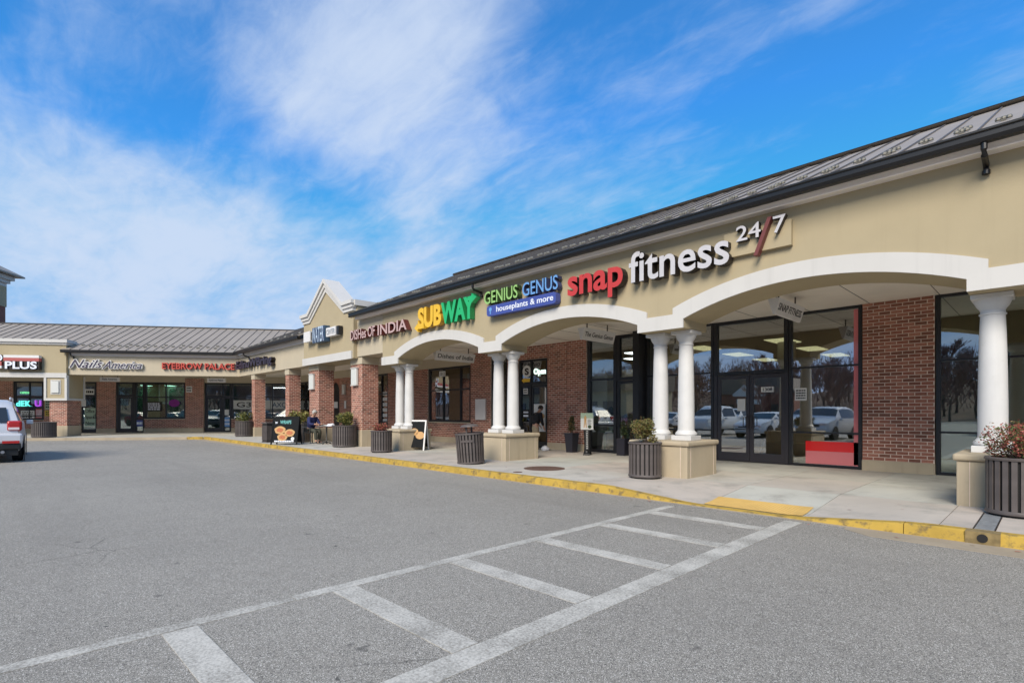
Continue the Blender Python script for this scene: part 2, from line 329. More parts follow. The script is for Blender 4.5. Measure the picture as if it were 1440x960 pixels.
# ------------------------------------------------------------------ mesh helpers
OFF = {}
class MB:
    def __init__(s): s.v = []; s.f = []; s.mi = []; s.cur = 0
    def add(s, vs, fs):
        b = len(s.v); s.v += [tuple(q) for q in vs]; s.f += [tuple(b + i for i in q) for q in fs]; s.mi += [s.cur] * len(fs); return s
    def box(s, x0, x1, y0, y1, z0, z1, T=None):
        vs = [(x0, y0, z0), (x1, y0, z0), (x1, y1, z0), (x0, y1, z0), (x0, y0, z1), (x1, y0, z1), (x1, y1, z1), (x0, y1, z1)]
        if T: vs = [T @ Vector(q) for q in vs]
        return s.add(vs, [(0, 3, 2, 1), (4, 5, 6, 7), (0, 1, 5, 4), (1, 2, 6, 5), (2, 3, 7, 6), (3, 0, 4, 7)])
    def prism(s, pts, a0, a1, f):       # pts 2D counter-clockwise, f(u, v, a) -> 3D
        n = len(pts); tri = tessellate_polygon([[Vector((p[0], p[1], 0)) for p in pts]])
        s.add([f(p[0], p[1], a0) for p in pts], [tuple(t) for t in tri])
        s.add([f(p[0], p[1], a1) for p in pts], [tuple(reversed(t)) for t in tri])
        vs = [f(p[0], p[1], a0) for p in pts] + [f(p[0], p[1], a1) for p in pts]
        return s.add(vs, [(i, (i + 1) % n, n + (i + 1) % n, n + i) for i in range(n)])
    def lathe(s, prof, n=20, c=(0, 0, 0), T=None, cap=True):
        vs = []
        for (r, z) in prof:
            for k in range(n):
                a = 2 * PI * k / n; q = Vector((c[0] + r * math.cos(a), c[1] + r * math.sin(a), c[2] + z)); vs.append(T @ q if T else q)
        fs = []
        for i in range(len(prof) - 1):
            for k in range(n): fs.append((i * n + k, i * n + (k + 1) % n, (i + 1) * n + (k + 1) % n, (i + 1) * n + k))
        if cap: fs.append(tuple(reversed(range(n)))); fs.append(tuple((len(prof) - 1) * n + k for k in range(n)))
        return s.add(vs, fs)
    def tube(s, pts, r, n=6, r1=None):
        pts = [Vector(p) for p in pts]; m = len(pts); vs = []
        for i, p in enumerate(pts):
            d = (pts[min(i + 1, m - 1)] - pts[max(i - 1, 0)]).normalized()
            u = d.cross(Vector((0, 0, 1)) if abs(d.z) < 0.9 else Vector((1, 0, 0))).normalized(); w = d.cross(u)
            rr = r if r1 is None else r + (r1 - r) * i / (m - 1)
            for k in range(n):
                a = 2 * PI * k / n; vs.append(p + u * (rr * math.cos(a)) + w * (rr * math.sin(a)))
        fs = [(i * n + k, i * n + (k + 1) % n, (i + 1) * n + (k + 1) % n, (i + 1) * n + k) for i in range(m - 1) for k in range(n)]
        fs += [tuple(reversed(range(n))), tuple((m - 1) * n + k for k in range(n))]
        return s.add(vs, fs)
    def mesh(s, name, mats, smooth=False, off=None):
        me = bpy.data.meshes.new(name); vs = s.v if off is None else [(q[0] - off[0], q[1] - off[1], q[2] - off[2]) for q in s.v]
        me.from_pydata(vs, [], s.f)
        for mm in (mats if isinstance(mats, (list, tuple)) else [mats]): me.materials.append(M[mm] if isinstance(mm, str) else mm)
        if any(s.mi): me.polygons.foreach_set('material_index', s.mi)
        bm = bmesh.new(); bm.from_mesh(me); bmesh.ops.remove_doubles(bm, verts=bm.verts, dist=1e-5); bmesh.ops.recalc_face_normals(bm, faces=bm.faces)
        if smooth:
            for f in bm.faces: f.smooth = True
            for e in bm.edges:
                if len(e.link_faces) == 2 and e.calc_face_angle(0) > R(35): e.smooth = False
        bm.to_mesh(me); bm.free()
        return me
def topoff(p):
    while p is not None and p.parent is not None: p = p.parent
    return OFF.get(p.name) if p is not None else None
def obj(name, me, parent=None, loc=None, label=None, kind=None):
    o = bpy.data.objects.new(name, me); COL.objects.link(o)
    if parent: o.parent = parent
    if loc is not None: o.location = loc
    if label: o['label'] = label
    if kind: o['kind'] = kind
    return o
def part(name, mb, mats, parent, smooth=False, label=None, kind=None, bev=0.0):
    o = obj(name, mb.mesh(name, mats, smooth, topoff(parent)), parent, None, label, kind)
    if bev:
        m = o.modifiers.new('bevel', 'BEVEL'); m.width = bev; m.segments = 2; m.limit_method = 'ANGLE'; m.angle_limit = R(40)
    return o
def thing(name, label, cat, loc=(0, 0, 0), rz=0.0, group=None, off=None):
    o = bpy.data.objects.new(name, None); COL.objects.link(o); o.location = loc; o.rotation_euler = (0, 0, rz); o.empty_display_size = 0.2
    o['label'] = label; o['category'] = cat
    if group: o['group'] = group
    if off is not None: OFF[o.name] = off
    return o
def single(name, label, cat, mb, mats, loc=(0, 0, 0), rz=0.0, group=None, smooth=False):
    o = obj(name, mb.mesh(name, mats, smooth), None, loc); o.rotation_euler = (0, 0, rz); o['label'] = label; o['category'] = cat
    if group: o['group'] = group
    return o
def struct(name, mb, mats, parent=None, smooth=False):
    o = obj(name, mb.mesh(name, mats, smooth, topoff(parent) if parent else None), parent)
    if not parent: o['kind'] = 'structure'
    return o
def copy_tree(o, parent=None):
    c = o.copy(); COL.objects.link(c); c.parent = parent
    for ch in list(o.children): copy_tree(ch, c)
    return c
XZ = lambda u, v, a: (u, a, v)      # polygon drawn on a front face, a = depth
YZ = lambda u, v, a: (a, u, v)
XY = lambda u, v, a: (u, v, a)
def A(px, d, z=0.0):                # point from bearing and depth along the camera axis
    r = (px - 720) / 735 * d; return (AX.x * d + RT.x * r, AX.y * d + RT.y * r, z)

# ------------------------------------------------------------------ ground
def zs(x, y):                         # pavement surface height, dipping to the drop kerb
    def st(a, b, t): return max(0, min(1, (t - a) / (b - a)))
    r = st(-5.4, -3.85, x) * (1 - st(-2.45, -1.1, x)); w = 1 - st(7.9, 9.3, y)
    return 0.13 - 0.122 * r * w
gb = MB(); gb.box(-400, 400, -400, 400, -0.5, 0); ground = struct('parking_lot', gb, 'asphalt')
gv = MB(); gv.box(-900, 900, -900, 900, -1.2, -0.52); struct('distant_ground', gv, 'grass')
def strip(name, p, q, w, mt='road_paint', z=0.004, z0=0.0005):
    p = Vector(p); q = Vector(q); d = (q - p).normalized(); n = Vector((-d.y, d.x)) * w / 2
    b = MB(); b.prism([p + n, p - n, q - n, q + n], z0, z, XY); return part(name, b, mt, ground)
strip('painted_line', (-3.98, -0.6), (-3.98, 1.55), 0.115, 'worn_road_paint')
strip('painted_line', (-3.98, 1.555), (-3.98, 7.16), 0.12)
strip('painted_line', (-2.32, -0.8), (-2.32, 7.27), 0.20)
for yy in (0.80, 1.93, 3.07, 4.25, 5.38, 6.52):
    strip('painted_line', (-3.91, yy), (-2.43, yy + 0.03), 0.20, z=0.004)
# parking bay lines of the row behind the camera
for i in range(12): strip('painted_line', (1.2 - 2.75 * i, -1.6), (0.2 - 2.75 * i, -7.0), 0.11)
for i in range(12): strip('painted_line', (1.2 - 2.75 * i, -14.0), (0.2 - 2.75 * i, -19.5), 0.11)

# wing 2 frame
CX, CY, W2 = -32.0, 9.45, R(55.5)
def w2(x, y, z=0.0):
    return (CX + x * math.cos(W2) - y * math.sin(W2), CY + x * math.sin(W2) + y * math.cos(W2), z)
walk = struct('sidewalk', MB().box(-31.5, 8, 7.75, 14.2, -0.3, -0.004), 'mortar'); walk['label'] = 'pale concrete sidewalk in front of the shops'
def slab(x0, x1, y0, y1):
    b = MB(); n = 16; g = 0.005; X = [x0 + g + (x1 - x0 - 2 * g) * i / n for i in range(n + 1)]; Y = [y0 + g + (y1 - y0 - 2 * g) * i / n for i in range(n + 1)]
    if not (x1 > -5.6 and x0 < -0.9 and y0 < 9.4): X = [X[0], X[-1]]; Y = [Y[0], Y[-1]]
    nx, ny = len(X), len(Y)
    vs = [(x, y, zs(x, y)) for y in Y for x in X]; b.add(vs, [(j * nx + i, j * nx + i + 1, (j + 1) * nx + i + 1, (j + 1) * nx + i) for j in range(ny - 1) for i in range(nx - 1)])
    ring = [(x, Y[0]) for x in X] + [(X[-1], y) for y in Y[1:]] + [(x, Y[-1]) for x in reversed(X[:-1])] + [(X[0], y) for y in reversed(Y[1:-1])]
    m = len(ring); b.add([(x, y, zs(x, y)) for x, y in ring] + [(x, y, -0.1) for x, y in ring], [(i, (i + 1) % m, m + (i + 1) % m, m + i) for i in range(m)])
    return part('paving_slab', b, 'concrete', walk)
xs = [8, 6.2, 4.4, 2.6, 0.9, -0.9, -2.30, -3.72, -5.9, -7.9, -9.9, -11.9, -13.9, -15.9, -17.9, -19.9, -21.9, -23.9, -25.9, -27.9, -30.6]
for a, b_ in zip(xs[1:], xs[:-1]):
    slab(a, b_, 7.62, 9.36); slab(a, b_, 9.36, 11.3); slab(a, b_, 11.3, 13.8)
# corner and wing 2 pavement
cb = MB(); P2 = [w2(x, y)[:2] for x, y in ((-30, -1.85), (-1.15, -1.85))]
b = MB()
b.prism([P2[0], P2[1], (-30.62, 7.75), (-30.62, 14.2), w2(2.0, 5.9)[:2], w2(-30, 5.9)[:2]], -0.2, 0.127, XY); part('paving_slab', b, 'concrete', walk)
# kerb along wing 1 with the drop kerb
def kerb_run(x0, x1, n, mt='kerb_yellow'):
    b = MB(); prof = [(7.43, 0.0), (7.455, 0.9), (7.48, 1.0), (7.612, 1.0)]
    vs = []
    for i in range(n + 1):
        x = x0 + 0.004 + (x1 - x0 - 0.008) * i / n
        for (y, k) in prof + [(7.612, -2)]: vs.append((x, y, zs(x, 7.62) * k - 0.02 if k <= 0 else zs(x, 7.62) * k + 0.003))
    m = 5; fs = [(i * m + k, i * m + k + 1, (i + 1) * m + k + 1, (i + 1) * m + k) for i in range(n) for k in range(m - 1)]
    fs += [tuple(range(m)), tuple(n * m + k for k in reversed(range(m)))]
    b.add(vs, fs); return part('kerb', b, mt, walk)
x = 8.0
while x > -29.2: kerb_run(x - 2.3, x, 10); x -= 2.3
xk = x
# curved corner kerb then wing 2 kerb
def kerb_poly(pts, mt):
    b = MB(); vs = []; pr = [(0, -0.02), (0.02, 0.12), (0.045, 0.134), (0.17, 0.134), (0.17, -0.1)]
    for i, p in enumerate(pts):
        a = Vector(pts[max(i - 1, 0)]); c = Vector(pts[min(i + 1, len(pts) - 1)]); d = (c - a).normalized(); nrm = Vector((-d.y, d.x))
        for (o, z) in pr: q = Vector(p) + nrm * o; vs.append((q.x, q.y, z))
    m = 5; b.add(vs, [(i * m + k, i * m + k + 1, (i + 1) * m + k + 1, (i + 1) * m + k) for i in range(len(pts) - 1) for k in range(m - 1)] + [tuple(range(m)), tuple((len(pts) - 1) * m + k for k in reversed(range(m)))])
    return part('kerb', b, mt, walk)
wa = Vector(w2(-1.9, -2.0)[:2]); kc = Vector(w2(-1.05, -2.0)[:2]); wb = Vector((xk, 7.43))
cur = [(1 - t) ** 2 * wa + 2 * t * (1 - t) * kc + t * t * wb for t in [i / 8 for i in range(9)]]
kerb_poly([tuple(p) for p in cur], 'kerb_yellow')
for i in range(10): kerb_poly([w2(-1.905 - 2.8 * (i + 1), -2.0)[:2], w2(-1.915 - 2.8 * i, -2.0)[:2]], 'pan_concrete')
# gutter pans
def pan(p): b = MB(); b.prism(p, 0.0005, 0.005, XY); return part('gutter_pan', b, 'pan_concrete', ground)
pan([(-1.75, 7.25), (-1.45, 7.02), (8, 7.02), (8, 7.44), (-1.75, 7.44)])
pan([(-29, 7.0), (-17, 7.15), (-14, 7.38), (-14, 7.44), (-29, 7.44)])
pan([w2(-30, -2.35)[:2], w2(-1.4, -2.35)[:2], (-28.99, 7.0), (-28.99, 7.44), w2(-1.5, -1.99)[:2], w2(-30, -1.99)[:2]])
b = MB(); b.prism([(-14.0, 7.40), (-5.5, 7.385), (-1.7, 7.38), (-1.7, 7.44), (-14.0, 7.44)], 0.0005, 0.0045, XY); part('gutter_pan', b, 'pan_concrete', ground)
# drop kerb landing
b = MB(); n = 8; tp = []
for j in range(n + 1):
    for i in range(n + 1):
        y = 7.625 + (8.27 - 7.625) * j / n; x = (-3.70 + (-2.32 + 3.70) * i / n) - 0.05 * j / n; tp.append((x, y, zs(x, y) + 0.010))
b.add(tp, [(j * (n + 1) + i, j * (n + 1) + i + 1, (j + 1) * (n + 1) + i + 1, (j + 1) * (n + 1) + i) for j in range(n) for i in range(n)]); part('tactile_panel', b, 'tactile_yellow', walk)
b = MB()
for i in range(30):
    for j in range(14):
        x = -3.68 + i * 0.045; y = 7.65 + j * 0.045; b.lathe([(0.012, 0.0), (0.008, 0.005)], 6, (x, y, zs(x, y) + 0.009))
part('tactile_stud', b, 'tactile_yellow', walk, kind='stuff')
b = MB(); b.lathe([(0.47, 0.0), (0.47, 0.006), (0.44, 0.008), (0.0, 0.008)], 32, (-8.05, 8.80, 0.13), cap=False); part('manhole_cover', b, 'rust', walk)
b = MB(); b.lathe([(0.10, 0.0), (0.10, 0.005), (0.0, 0.006)], 16, (-7.95, 7.85, 0.13), cap=False); part('valve_cover', b, 'rust', walk)
b = MB(); b.box(-0.60, -0.44, 7.63, 8.95, 0.10, 0.1325); part('drain_channel', b, 'drain_metal', walk)
b = MB(); b.box(-0.615, -0.60, 7.63, 8.95, 0.10, 0.134); b.box(-0.44, -0.425, 7.63, 8.95, 0.10, 0.134); part('drain_edge', b, 'flashing_dark', walk)
b = MB(); b.lathe([(0.04, 0.0), (0.04, 0.02)], 14, T=Matrix.Translation((-0.52, 7.452, 0.07)) @ Matrix.Rotation(PI / 2, 4, 'X')); part('drain_pipe', b, 'bin_inner', walk)
b = MB(); b.box(-0.66, -0.38, 7.426, 7.60, 0.0, 0.134); part('kerb_patch', b, 'kerb_grime', walk)
b = MB(); b.lathe([(0.045, 0.0), (0.045, 0.005)], 14, T=Matrix.Translation((-0.52, 7.425, 0.07)) @ Matrix.Rotation(PI / 2, 4, 'X')); part('drain_mouth', b, 'bin_inner', walk)

# ------------------------------------------------------------------ brickwork
BL, BH, CB, CM = 0.190, 0.0625, 0.2075, 0.0732
def brick_face(mb, o, u, width, height, n, seed=1, proud=0.004, skip=None):
    rr = random.Random(seed); o = Vector(o); u = Vector(u); n = Vector(n); rows = int(height / CM + 0.3)
    ch = height / rows
    for r in range(rows):
        x = -(CB / 2 if r % 2 else 0.0)
        while x < width - 0.02:
            a = max(x, 0); c = min(x + BL, width); x += CB
            if c - a < 0.03: continue
            z0 = r * ch + 0.0065; z1 = z0 + ch - 0.0135
            if skip and skip(a, c, z0): continue
            p = proud + rr.uniform(-0.0015, 0.002)
            vs = [o + u * xx + n * dd + Vector((0, 0, zz)) for xx, dd, zz in ((a, -.01, z0), (c, -.01, z0), (c, p, z0), (a, p, z0), (a, -.01, z1), (c, -.01, z1), (c, p, z1), (a, p, z1))]
            mb.add(vs, [(4, 5, 6, 7), (0, 1, 2, 3), (3, 2, 6, 7), (0, 3, 7, 4), (1, 2, 6, 5)])
def brick_wall(root, x0, x1, y, z0, z1, thick=0.3, single_bricks=False, seed=3, skip=None, label=None):
    b = MB(); b.box(x0, x1, y, y + thick, z0, z1); w = part('brick_wall', b, 'mortar', root, label=label)
    if not single_bricks:
        k = MB(); brick_face(k, (x0, y, z0), (1, 0, 0), x1 - x0, z1 - z0, (0, -1, 0), seed, skip=skip); part('brick', k, 'brick', w, kind='stuff')
    else:
        rr = random.Random(seed); cache = {}; off = Vector(topoff(root) or (0, 0, 0)); rows = int((z1 - z0) / CM + 0.3); ch = (z1 - z0) / rows
        for r in range(rows):
            x = x0 - (CB / 2 if r % 2 else 0)
            while x < x1 - 0.02:
                a = max(x, x0); c = min(x + BL, x1); x += CB
                if c - a < 0.03: continue
                key = round(c - a, 3)
                if key not in cache:
                    m = MB(); m.box(0, c - a, -0.005, 0.01, 0.0065, ch - 0.007); cache[key] = m.mesh('brick', 'brick')
                obj('brick', cache[key], w, Vector((a, y + rr.uniform(-.002, .002), z0 + r * ch)) - off)
    return w
def brick_pier(root, x0, x1, y0, y1, z0, z1, seed=5, base=None, cap=None):
    b = MB(); b.box(x0, x1, y0, y1, z0, z1); w = part('brick_pier', b, 'mortar', root); k = MB()
    brick_face(k, (x0, y0, z0), (1, 0, 0), x1 - x0, z1 - z0, (0, -1, 0), seed); brick_face(k, (x1, y0, z0), (0, 1, 0), y1 - y0, z1 - z0, (1, 0, 0), seed + 1)
    brick_face(k, (x0, y0, z0), (0, 1, 0), y1 - y0, z1 - z0, (-1, 0, 0), seed + 2)
    part('brick', k, 'brick', w, kind='stuff')
    if base: b = MB(); b.box(x0 - .05, x1 + .05, y0 - .05, y1 + .05, base[0], base[1]); part('pier_base', b, 'pedestal_stucco', root, bev=0.012)
    if cap: b = MB(); b.box(x0 - .03, x1 + .03, y0 - .03, y1 + .03, cap[0], cap[1]); part('pier_cap', b, 'stucco_light', root, bev=0.01)
    return w

def glazing(root, y, xs, zs_, gm='glass', fr='frame_black', t=0.055, d=0.11, skip=()):
    b = MB()
    for i, x in enumerate(xs):
        w = t * (1.25 if i in (0, len(xs) - 1) else 0.62)
        x0, x1 = (x, x + w) if i == 0 else ((x - w, x) if i == len(xs) - 1 else (x - w / 2, x + w / 2))
        b.box(x0, x1, y - d / 2, y + d / 2, zs_[0], zs_[-1])
    for j, z in enumerate(zs_):
        h = t * (1.1 if j in (0, len(zs_) - 1) else 0.75)
        z0, z1 = (z, z + h) if j == 0 else ((z - h, z) if j == len(zs_) - 1 else (z - h / 2, z + h / 2))
        b.box(xs[0] + 0.003, xs[-1] - 0.003, y - d / 2 + 0.004, y + d / 2 - 0.004, z0 + (0.001 if j == 0 else 0), z1 - (0.001 if j == len(zs_) - 1 else 0))
    w = part('window', b, fr, root)
    for i in range(len(xs) - 1):
        for j in range(len(zs_) - 1):
            if (i, j) in skip: continue
            g = MB(); g.box(xs[i] + 0.01, xs[i + 1] - 0.01, y + 0.001, y + 0.009, zs_[j] + 0.01, zs_[j + 1] - 0.01); part('pane', g, gm, w)
    return w
def door(root, x0, x1, z0, z1, y, gm='glass', fr='door_bronze', handle='right', rail=0.23):
    b = MB(); s = 0.085
    b.box(x0, x0 + s, y - 0.03, y + 0.03, z0 + .01, z1); b.box(x1 - s, x1, y - 0.03, y + 0.03, z0 + .01, z1)
    b.box(x0 + s, x1 - s, y - 0.028, y + 0.028, z0 + .01, z0 + rail); b.box(x0 + s, x1 - s, y - 0.028, y + 0.028, z1 - 0.1, z1)
    dd = part('door', b, fr, root)
    g = MB(); g.box(x0 + s - .005, x1 - s + .005, y - 0.004, y + 0.004, z0 + rail - .005, z1 - 0.095); part('pane', g, gm, dd)
    hx = x1 - s / 2 if handle == 'right' else x0 + s / 2; h = MB(); e = -0.09 if handle == 'right' else 0.09
    h.tube([(hx, y - 0.03, z0 + 0.85), (hx, y - 0.09, z0 + 0.87), (hx, y - 0.09, z0 + 1.17), (hx, y - 0.03, z0 + 1.19)], 0.012)
    h.tube([(hx, y - 0.09, z0 + 1.15), (hx + e, y - 0.09, z0 + 1.15), (hx + e, y - 0.09, z0 + 0.92), (hx, y - 0.09, z0 + 0.92)], 0.012)
    part('handle', h, fr, dd); return dd

# ------------------------------------------------------------------ roofs
def roof_part(root, e0, e1, r0, r1, step, tside=None, guards=True, seed=1, mt='roof_metal'):
    """sloping plane with standing seams; e0-e1 eave (left, right), r0-r1 ridge above them"""
    e0, e1, r0, r1 = map(Vector, (e0, e1, r0, r1)); nrm = (e1 - e0).cross(r0 - e0).normalized()
    if nrm.z < 0: nrm = -nrm
    b = MB(); th = nrm * 0.04; b.add([e0, e1, r1, r0, e0 - th, e1 - th, r1 - th, r0 - th], [(0, 1, 2, 3), (7, 6, 5, 4), (0, 4, 5, 1), (1, 5, 6, 2), (2, 6, 7, 3), (3, 7, 4, 0)])
    rf = part('roof', b, mt, root)
    u = (e1 - e0).normalized(); up = (r0 - e0) - u * (r0 - e0).dot(u); H = up.length; up.normalize()
    lx = min(0, (r0 - e0).dot(u)); hx = (e1 - e0).length + max(0, (r1 - e1).dot(u)); L = (e1 - e0).length
    s0 = (r0 - e0).dot(u) / H; s1 = ((r1 - e1).dot(u)) / H; off = Vector(topoff(root) or (0, 0, 0))
    sm = MB(); gm = MB(); x = math.ceil((lx + 0.05) / step) * step; k = 0
    while x < hx - 0.02:
        t0, t1 = 0.0, H                  # clip the seam against the two sloping side edges
        for (sa, base, sg) in ((s0, 0.0, 1), (s1, L, -1)):
            # inside when sg * (x - base - sa * t) >= 0
            for_t = (x - base) / sa if abs(sa) > 1e-6 else None
            v0 = sg * (x - base); vH = sg * (x - base - sa * H)
            if v0 < 0 and vH < 0: t1 = -1
            elif v0 < 0: t0 = max(t0, for_t)
            elif vH < 0: t1 = min(t1, for_t)
        if t1 - t0 > 0.1:
            p = e0 + u * x + up * t0; q = e0 + u * x + up * t1; w = u * 0.010; h = nrm * 0.026; ns = nrm * 0.001
            sm.add([p - w + ns, p + w + ns, q + w + ns, q - w + ns, p - w + h, p + w + h, q + w + h, q - w + h], [(4, 5, 6, 7), (0, 4, 7, 3), (1, 2, 6, 5), (0, 1, 5, 4), (3, 7, 6, 2)])
            if guards and t0 < 0.2:
                for (dx, tt) in (((0.5, 0.62), (0.5, 1.02)) if k % 2 else ((0.5, 0.80),)):
                    c = e0 + u * (x + dx * step) + up * tt + nrm * 0.012; T = Matrix((u * .9, up * .9, nrm * .9)).transposed().to_4x4(); T.translation = c
                    for a in (-0.062, 0.0, 0.062): gm.lathe([(0.036, 0.0), (0.042, 0.022), (0.03, 0.05), (0.012, 0.055)], 7, (a, 0.03 if a == 0 else 0, 0), T)
                    gm.box(-0.03, 0.03, -0.11, 0.0, -0.015, 0.012, T)
        x += step; k += 1
    part('roof_seam', sm, 'seam_metal', rf, kind='stuff')
    if gm.v: part('snow_guard', gm, 'guard_metal', rf, kind='stuff')
    return rf
def gutter(root, x0, x1, yf, z):
    b = MB(); pr = [(yf + 0.02, z), (yf, z + 0.05), (yf, z + 0.11), (yf - 0.025, z + 0.125), (yf - 0.025, z + 0.15), (yf + 0.015, z + 0.15), (yf + 0.015, z + 0.06), (yf + 0.13, z + 0.03), (yf + 0.13, z)]
    b.prism(pr, x0, x1, YZ); b.box(x0, x0 + .01, yf, yf + .13, z + .001, z + .148); b.box(x1 - .01, x1, yf, yf + .13, z + .001, z + .148)
    return part('gutter', b, 'gutter_black', root)
def elbow(root, x, yf, z, yw):
    b = MB(); b.tube([(x, yf + .07, z + .03), (x, yf + .07, z - .08), (x, yf + .11, z - .15), (x, yw - .05, z - .19), (x, yw - 0.045, z - .30)], 0.036, 10)
    b.lathe([(0.045, 0), (0.045, 0.05)], 12, (x, yw - 0.045, z - .31)); return part('downspout', b, 'gutter_black', root, smooth=True)

FY = 9.45     # front of the canopy wall of wing 1
SY = 13.70    # glazing plane
# ------------------------------------------------------------------ arcade building (three white arches)
arc = thing('arcade_building', 'tan stucco shop building with white arches carried on paired white columns', 'building', (-5.0, FY, 0), off=(-5.0, FY, 0))
AC = [7.46, 2.28, -2.90, -8.08, -13.18]
def arcpts(c, a, zi, zc, n=22):
    s = zc - zi; Rr = (a * a + s * s) / (2 * s); z0 = zc - Rr; th = math.asin(a / Rr)
    return [(c + Rr * math.sin(th * (2 * i / n - 1)), z0 + Rr * math.cos(th * (2 * i / n - 1))) for i in range(n + 1)]
xr = 8.6; poly = [(xr, 3.056), (xr, 5.08), (-16.3, 5.08), (-16.3, 3.056)]
for c in reversed(AC):
    if c > 7: continue
    poly += [(c - 2.08, 3.056)] + arcpts(c, 2.08, 3.22, 3.62) + [(c + 2.08, 3.056)]
poly = list(reversed(poly))
b = MB(); b.prism(poly, FY, FY + 0.95, XZ); part('facade_wall', b, 'stucco', arc)
for c in AC[1:]:
    p = list(reversed(arcpts(c, 2.30, 3.45, 3.90))) + [(c - 2.30, 3.05), (c - 2.08, 3.05)] + arcpts(c, 2.08, 3.22, 3.62) + [(c + 2.08, 3.05), (c + 2.30, 3.05)]
    b = MB(); b.prism(p, FY - 0.035, FY + 0.002, XZ); part('arch_trim', b, 'white_trim', arc)
for a, c in ((4.58, 8.6), (-0.60, -0.02), (-5.78, -5.20), (-10.88, -10.38), (-16.32, -15.48)):
    b = MB(); b.box(a, c, FY - 0.035, FY + 0.002, 3.05, 3.33); part('beam_trim', b, 'white_trim', arc)
b = MB(); b.box(-17.95, 8.6, 9.27, FY + 0.0, 4.84, 4.93); b.box(-17.95, 8.6, 9.18, FY + 0.0, 4.931, 5.06); part('frieze', b, 'frieze_paint', arc)
gutter(arc, -18.0, 8.6, 9.02, 4.89)
for gx in (-10.95, -0.62, 7.0): elbow(arc, gx, 9.02, 4.89, FY)
# columns and pedestals
def column(cx, cy, root):
    sh = MB(); sh.lathe([(0.163, 1.045), (0.162, 1.5), (0.156, 2.0), (0.145, 2.5), (0.134, 2.76), (0.136, 2.765), (0.148, 2.77), (0.150, 2.785), (0.136, 2.795), (0.133, 2.83)], 36, (cx, cy, 0))
    col = part('column', sh, 'white_paint', root, smooth=True)
    bs = MB(); bs.box(cx - .215, cx + .215, cy - .215, cy + .215, 0.842, 0.935); part('column_plinth', bs, 'white_paint', col, bev=0.006)
    bt = MB(); bt.lathe([(0.195, 0.936), (0.212, 0.955), (0.212, 0.985), (0.195, 1.01), (0.180, 1.02), (0.172, 1.035), (0.163, 1.045)], 36, (cx, cy, 0)); part('column_base', bt, 'white_paint', col, smooth=True)
    cp = MB(); cp.lathe([(0.134, 2.831), (0.147, 2.86), (0.172, 2.89), (0.190, 2.93), (0.202, 2.965), (0.206, 2.985)], 36, (cx, cy, 0)); part('capital', cp, 'white_paint', col, smooth=True)
    ab = MB(); ab.box(cx - .222, cx + .222, cy - .222, cy + .222, 2.986, 3.052); part('abacus', ab, 'white_paint', col, bev=0.006)
for pc in (-15.72, -10.58, -5.50, -0.30, 4.88):
    w = 0.625; y0, y1 = 9.38, 10.64
    b = MB(); b.box(pc - w, pc + w, y0, y1, 0.10, 0.745); pd = part('pedestal', b, 'pedestal_stucco', arc, bev=0.015)
    b = MB(); b.box(pc - w - .04, pc + w + .04, y0 - .04, y1 + .04, 0.746, 0.84); part('pedestal_cap', b, 'pedestal_stucco', pd, bev=0.03)
    b = MB()
    for xx in (pc - w + 0.14, pc + w - 0.14): b.box(xx - .004, xx + .004, y0 - .004, y0 + .003, 0.13, 0.744)
    for yy in (y0 + 0.14, y1 - 0.14): b.box(pc + w - .003, pc + w + .004, yy - .004, yy + .004, 0.13, 0.744)
    part('pedestal_joint', b, 'mortar', pd)
    for dx in (-0.29, 0.29): column(pc + dx, 9.98, arc)
# ceiling, storefront
b = MB(); b.box(-16.3, 8.6, FY + 0.95, SY + 0.6, 3.80, 3.9); part('canopy_ceiling', b, 'ceiling_board', arc)
b = MB()
for x in [8 - 1.2 * i for i in range(21)]: b.box(x - .006, x + .006, FY + 0.951, SY - .06, 3.796, 3.801)
part('ceiling_joint', b, 'flashing_dark', arc)
b = MB(); b.box(-16.3, 8.6, SY + 0.2, SY + 0.5, 3.91, 5.1); part('upper_wall', b, 'stucco', arc)
# gym front
glazing(arc, SY, [-1.66, -0.10, 1.45, 3.0, 4.6, 6.4, 8.6], [0.13, 1.0, 2.46, 3.80], 'glass_green')
near = brick_wall(arc, -2.93, -1.68, SY - 0.08, 0.36, 3.80, single_bricks=True, seed=11)
b = MB(); b.box(-2.94, -1.67, SY - 0.11, SY + 0.1, 0.10, 0.36); part('wall_base', b, 'pedestal_stucco', arc, bev=0.01)
glazing(arc, SY, [-4.46, -2.95], [0.13, 0.93, 2.47, 3.80], 'glass')
glazing(arc, SY, [-6.33, -4.47], [2.38, 3.80], 'glass', t=0.08)
b = MB(); b.box(-6.33, -6.24, SY - .05, SY + .05, .13, 2.38); b.box(-4.55, -4.47, SY - .05, SY + .05, .13, 2.38); b.box(-6.33, -4.47, SY - .05, SY + .05, .125, .14); part('door_frame', b, 'door_bronze', arc)
door(arc, -6.235, -5.40, 0.14, 2.37, SY - 0.005, handle='right'); door(arc, -5.39, -4.555, 0.14, 2.37, SY - 0.005, handle='left')
glazing(arc, SY, [-8.42, -7.32, -6.34], [0.13, 0.93, 2.47, 3.80], 'glass')
b = MB(); b.box(-8.62, -8.425, SY - 0.42, SY + 0.2, 0.13, 3.80); part('dark_pilaster', b, 'frame_black', arc)
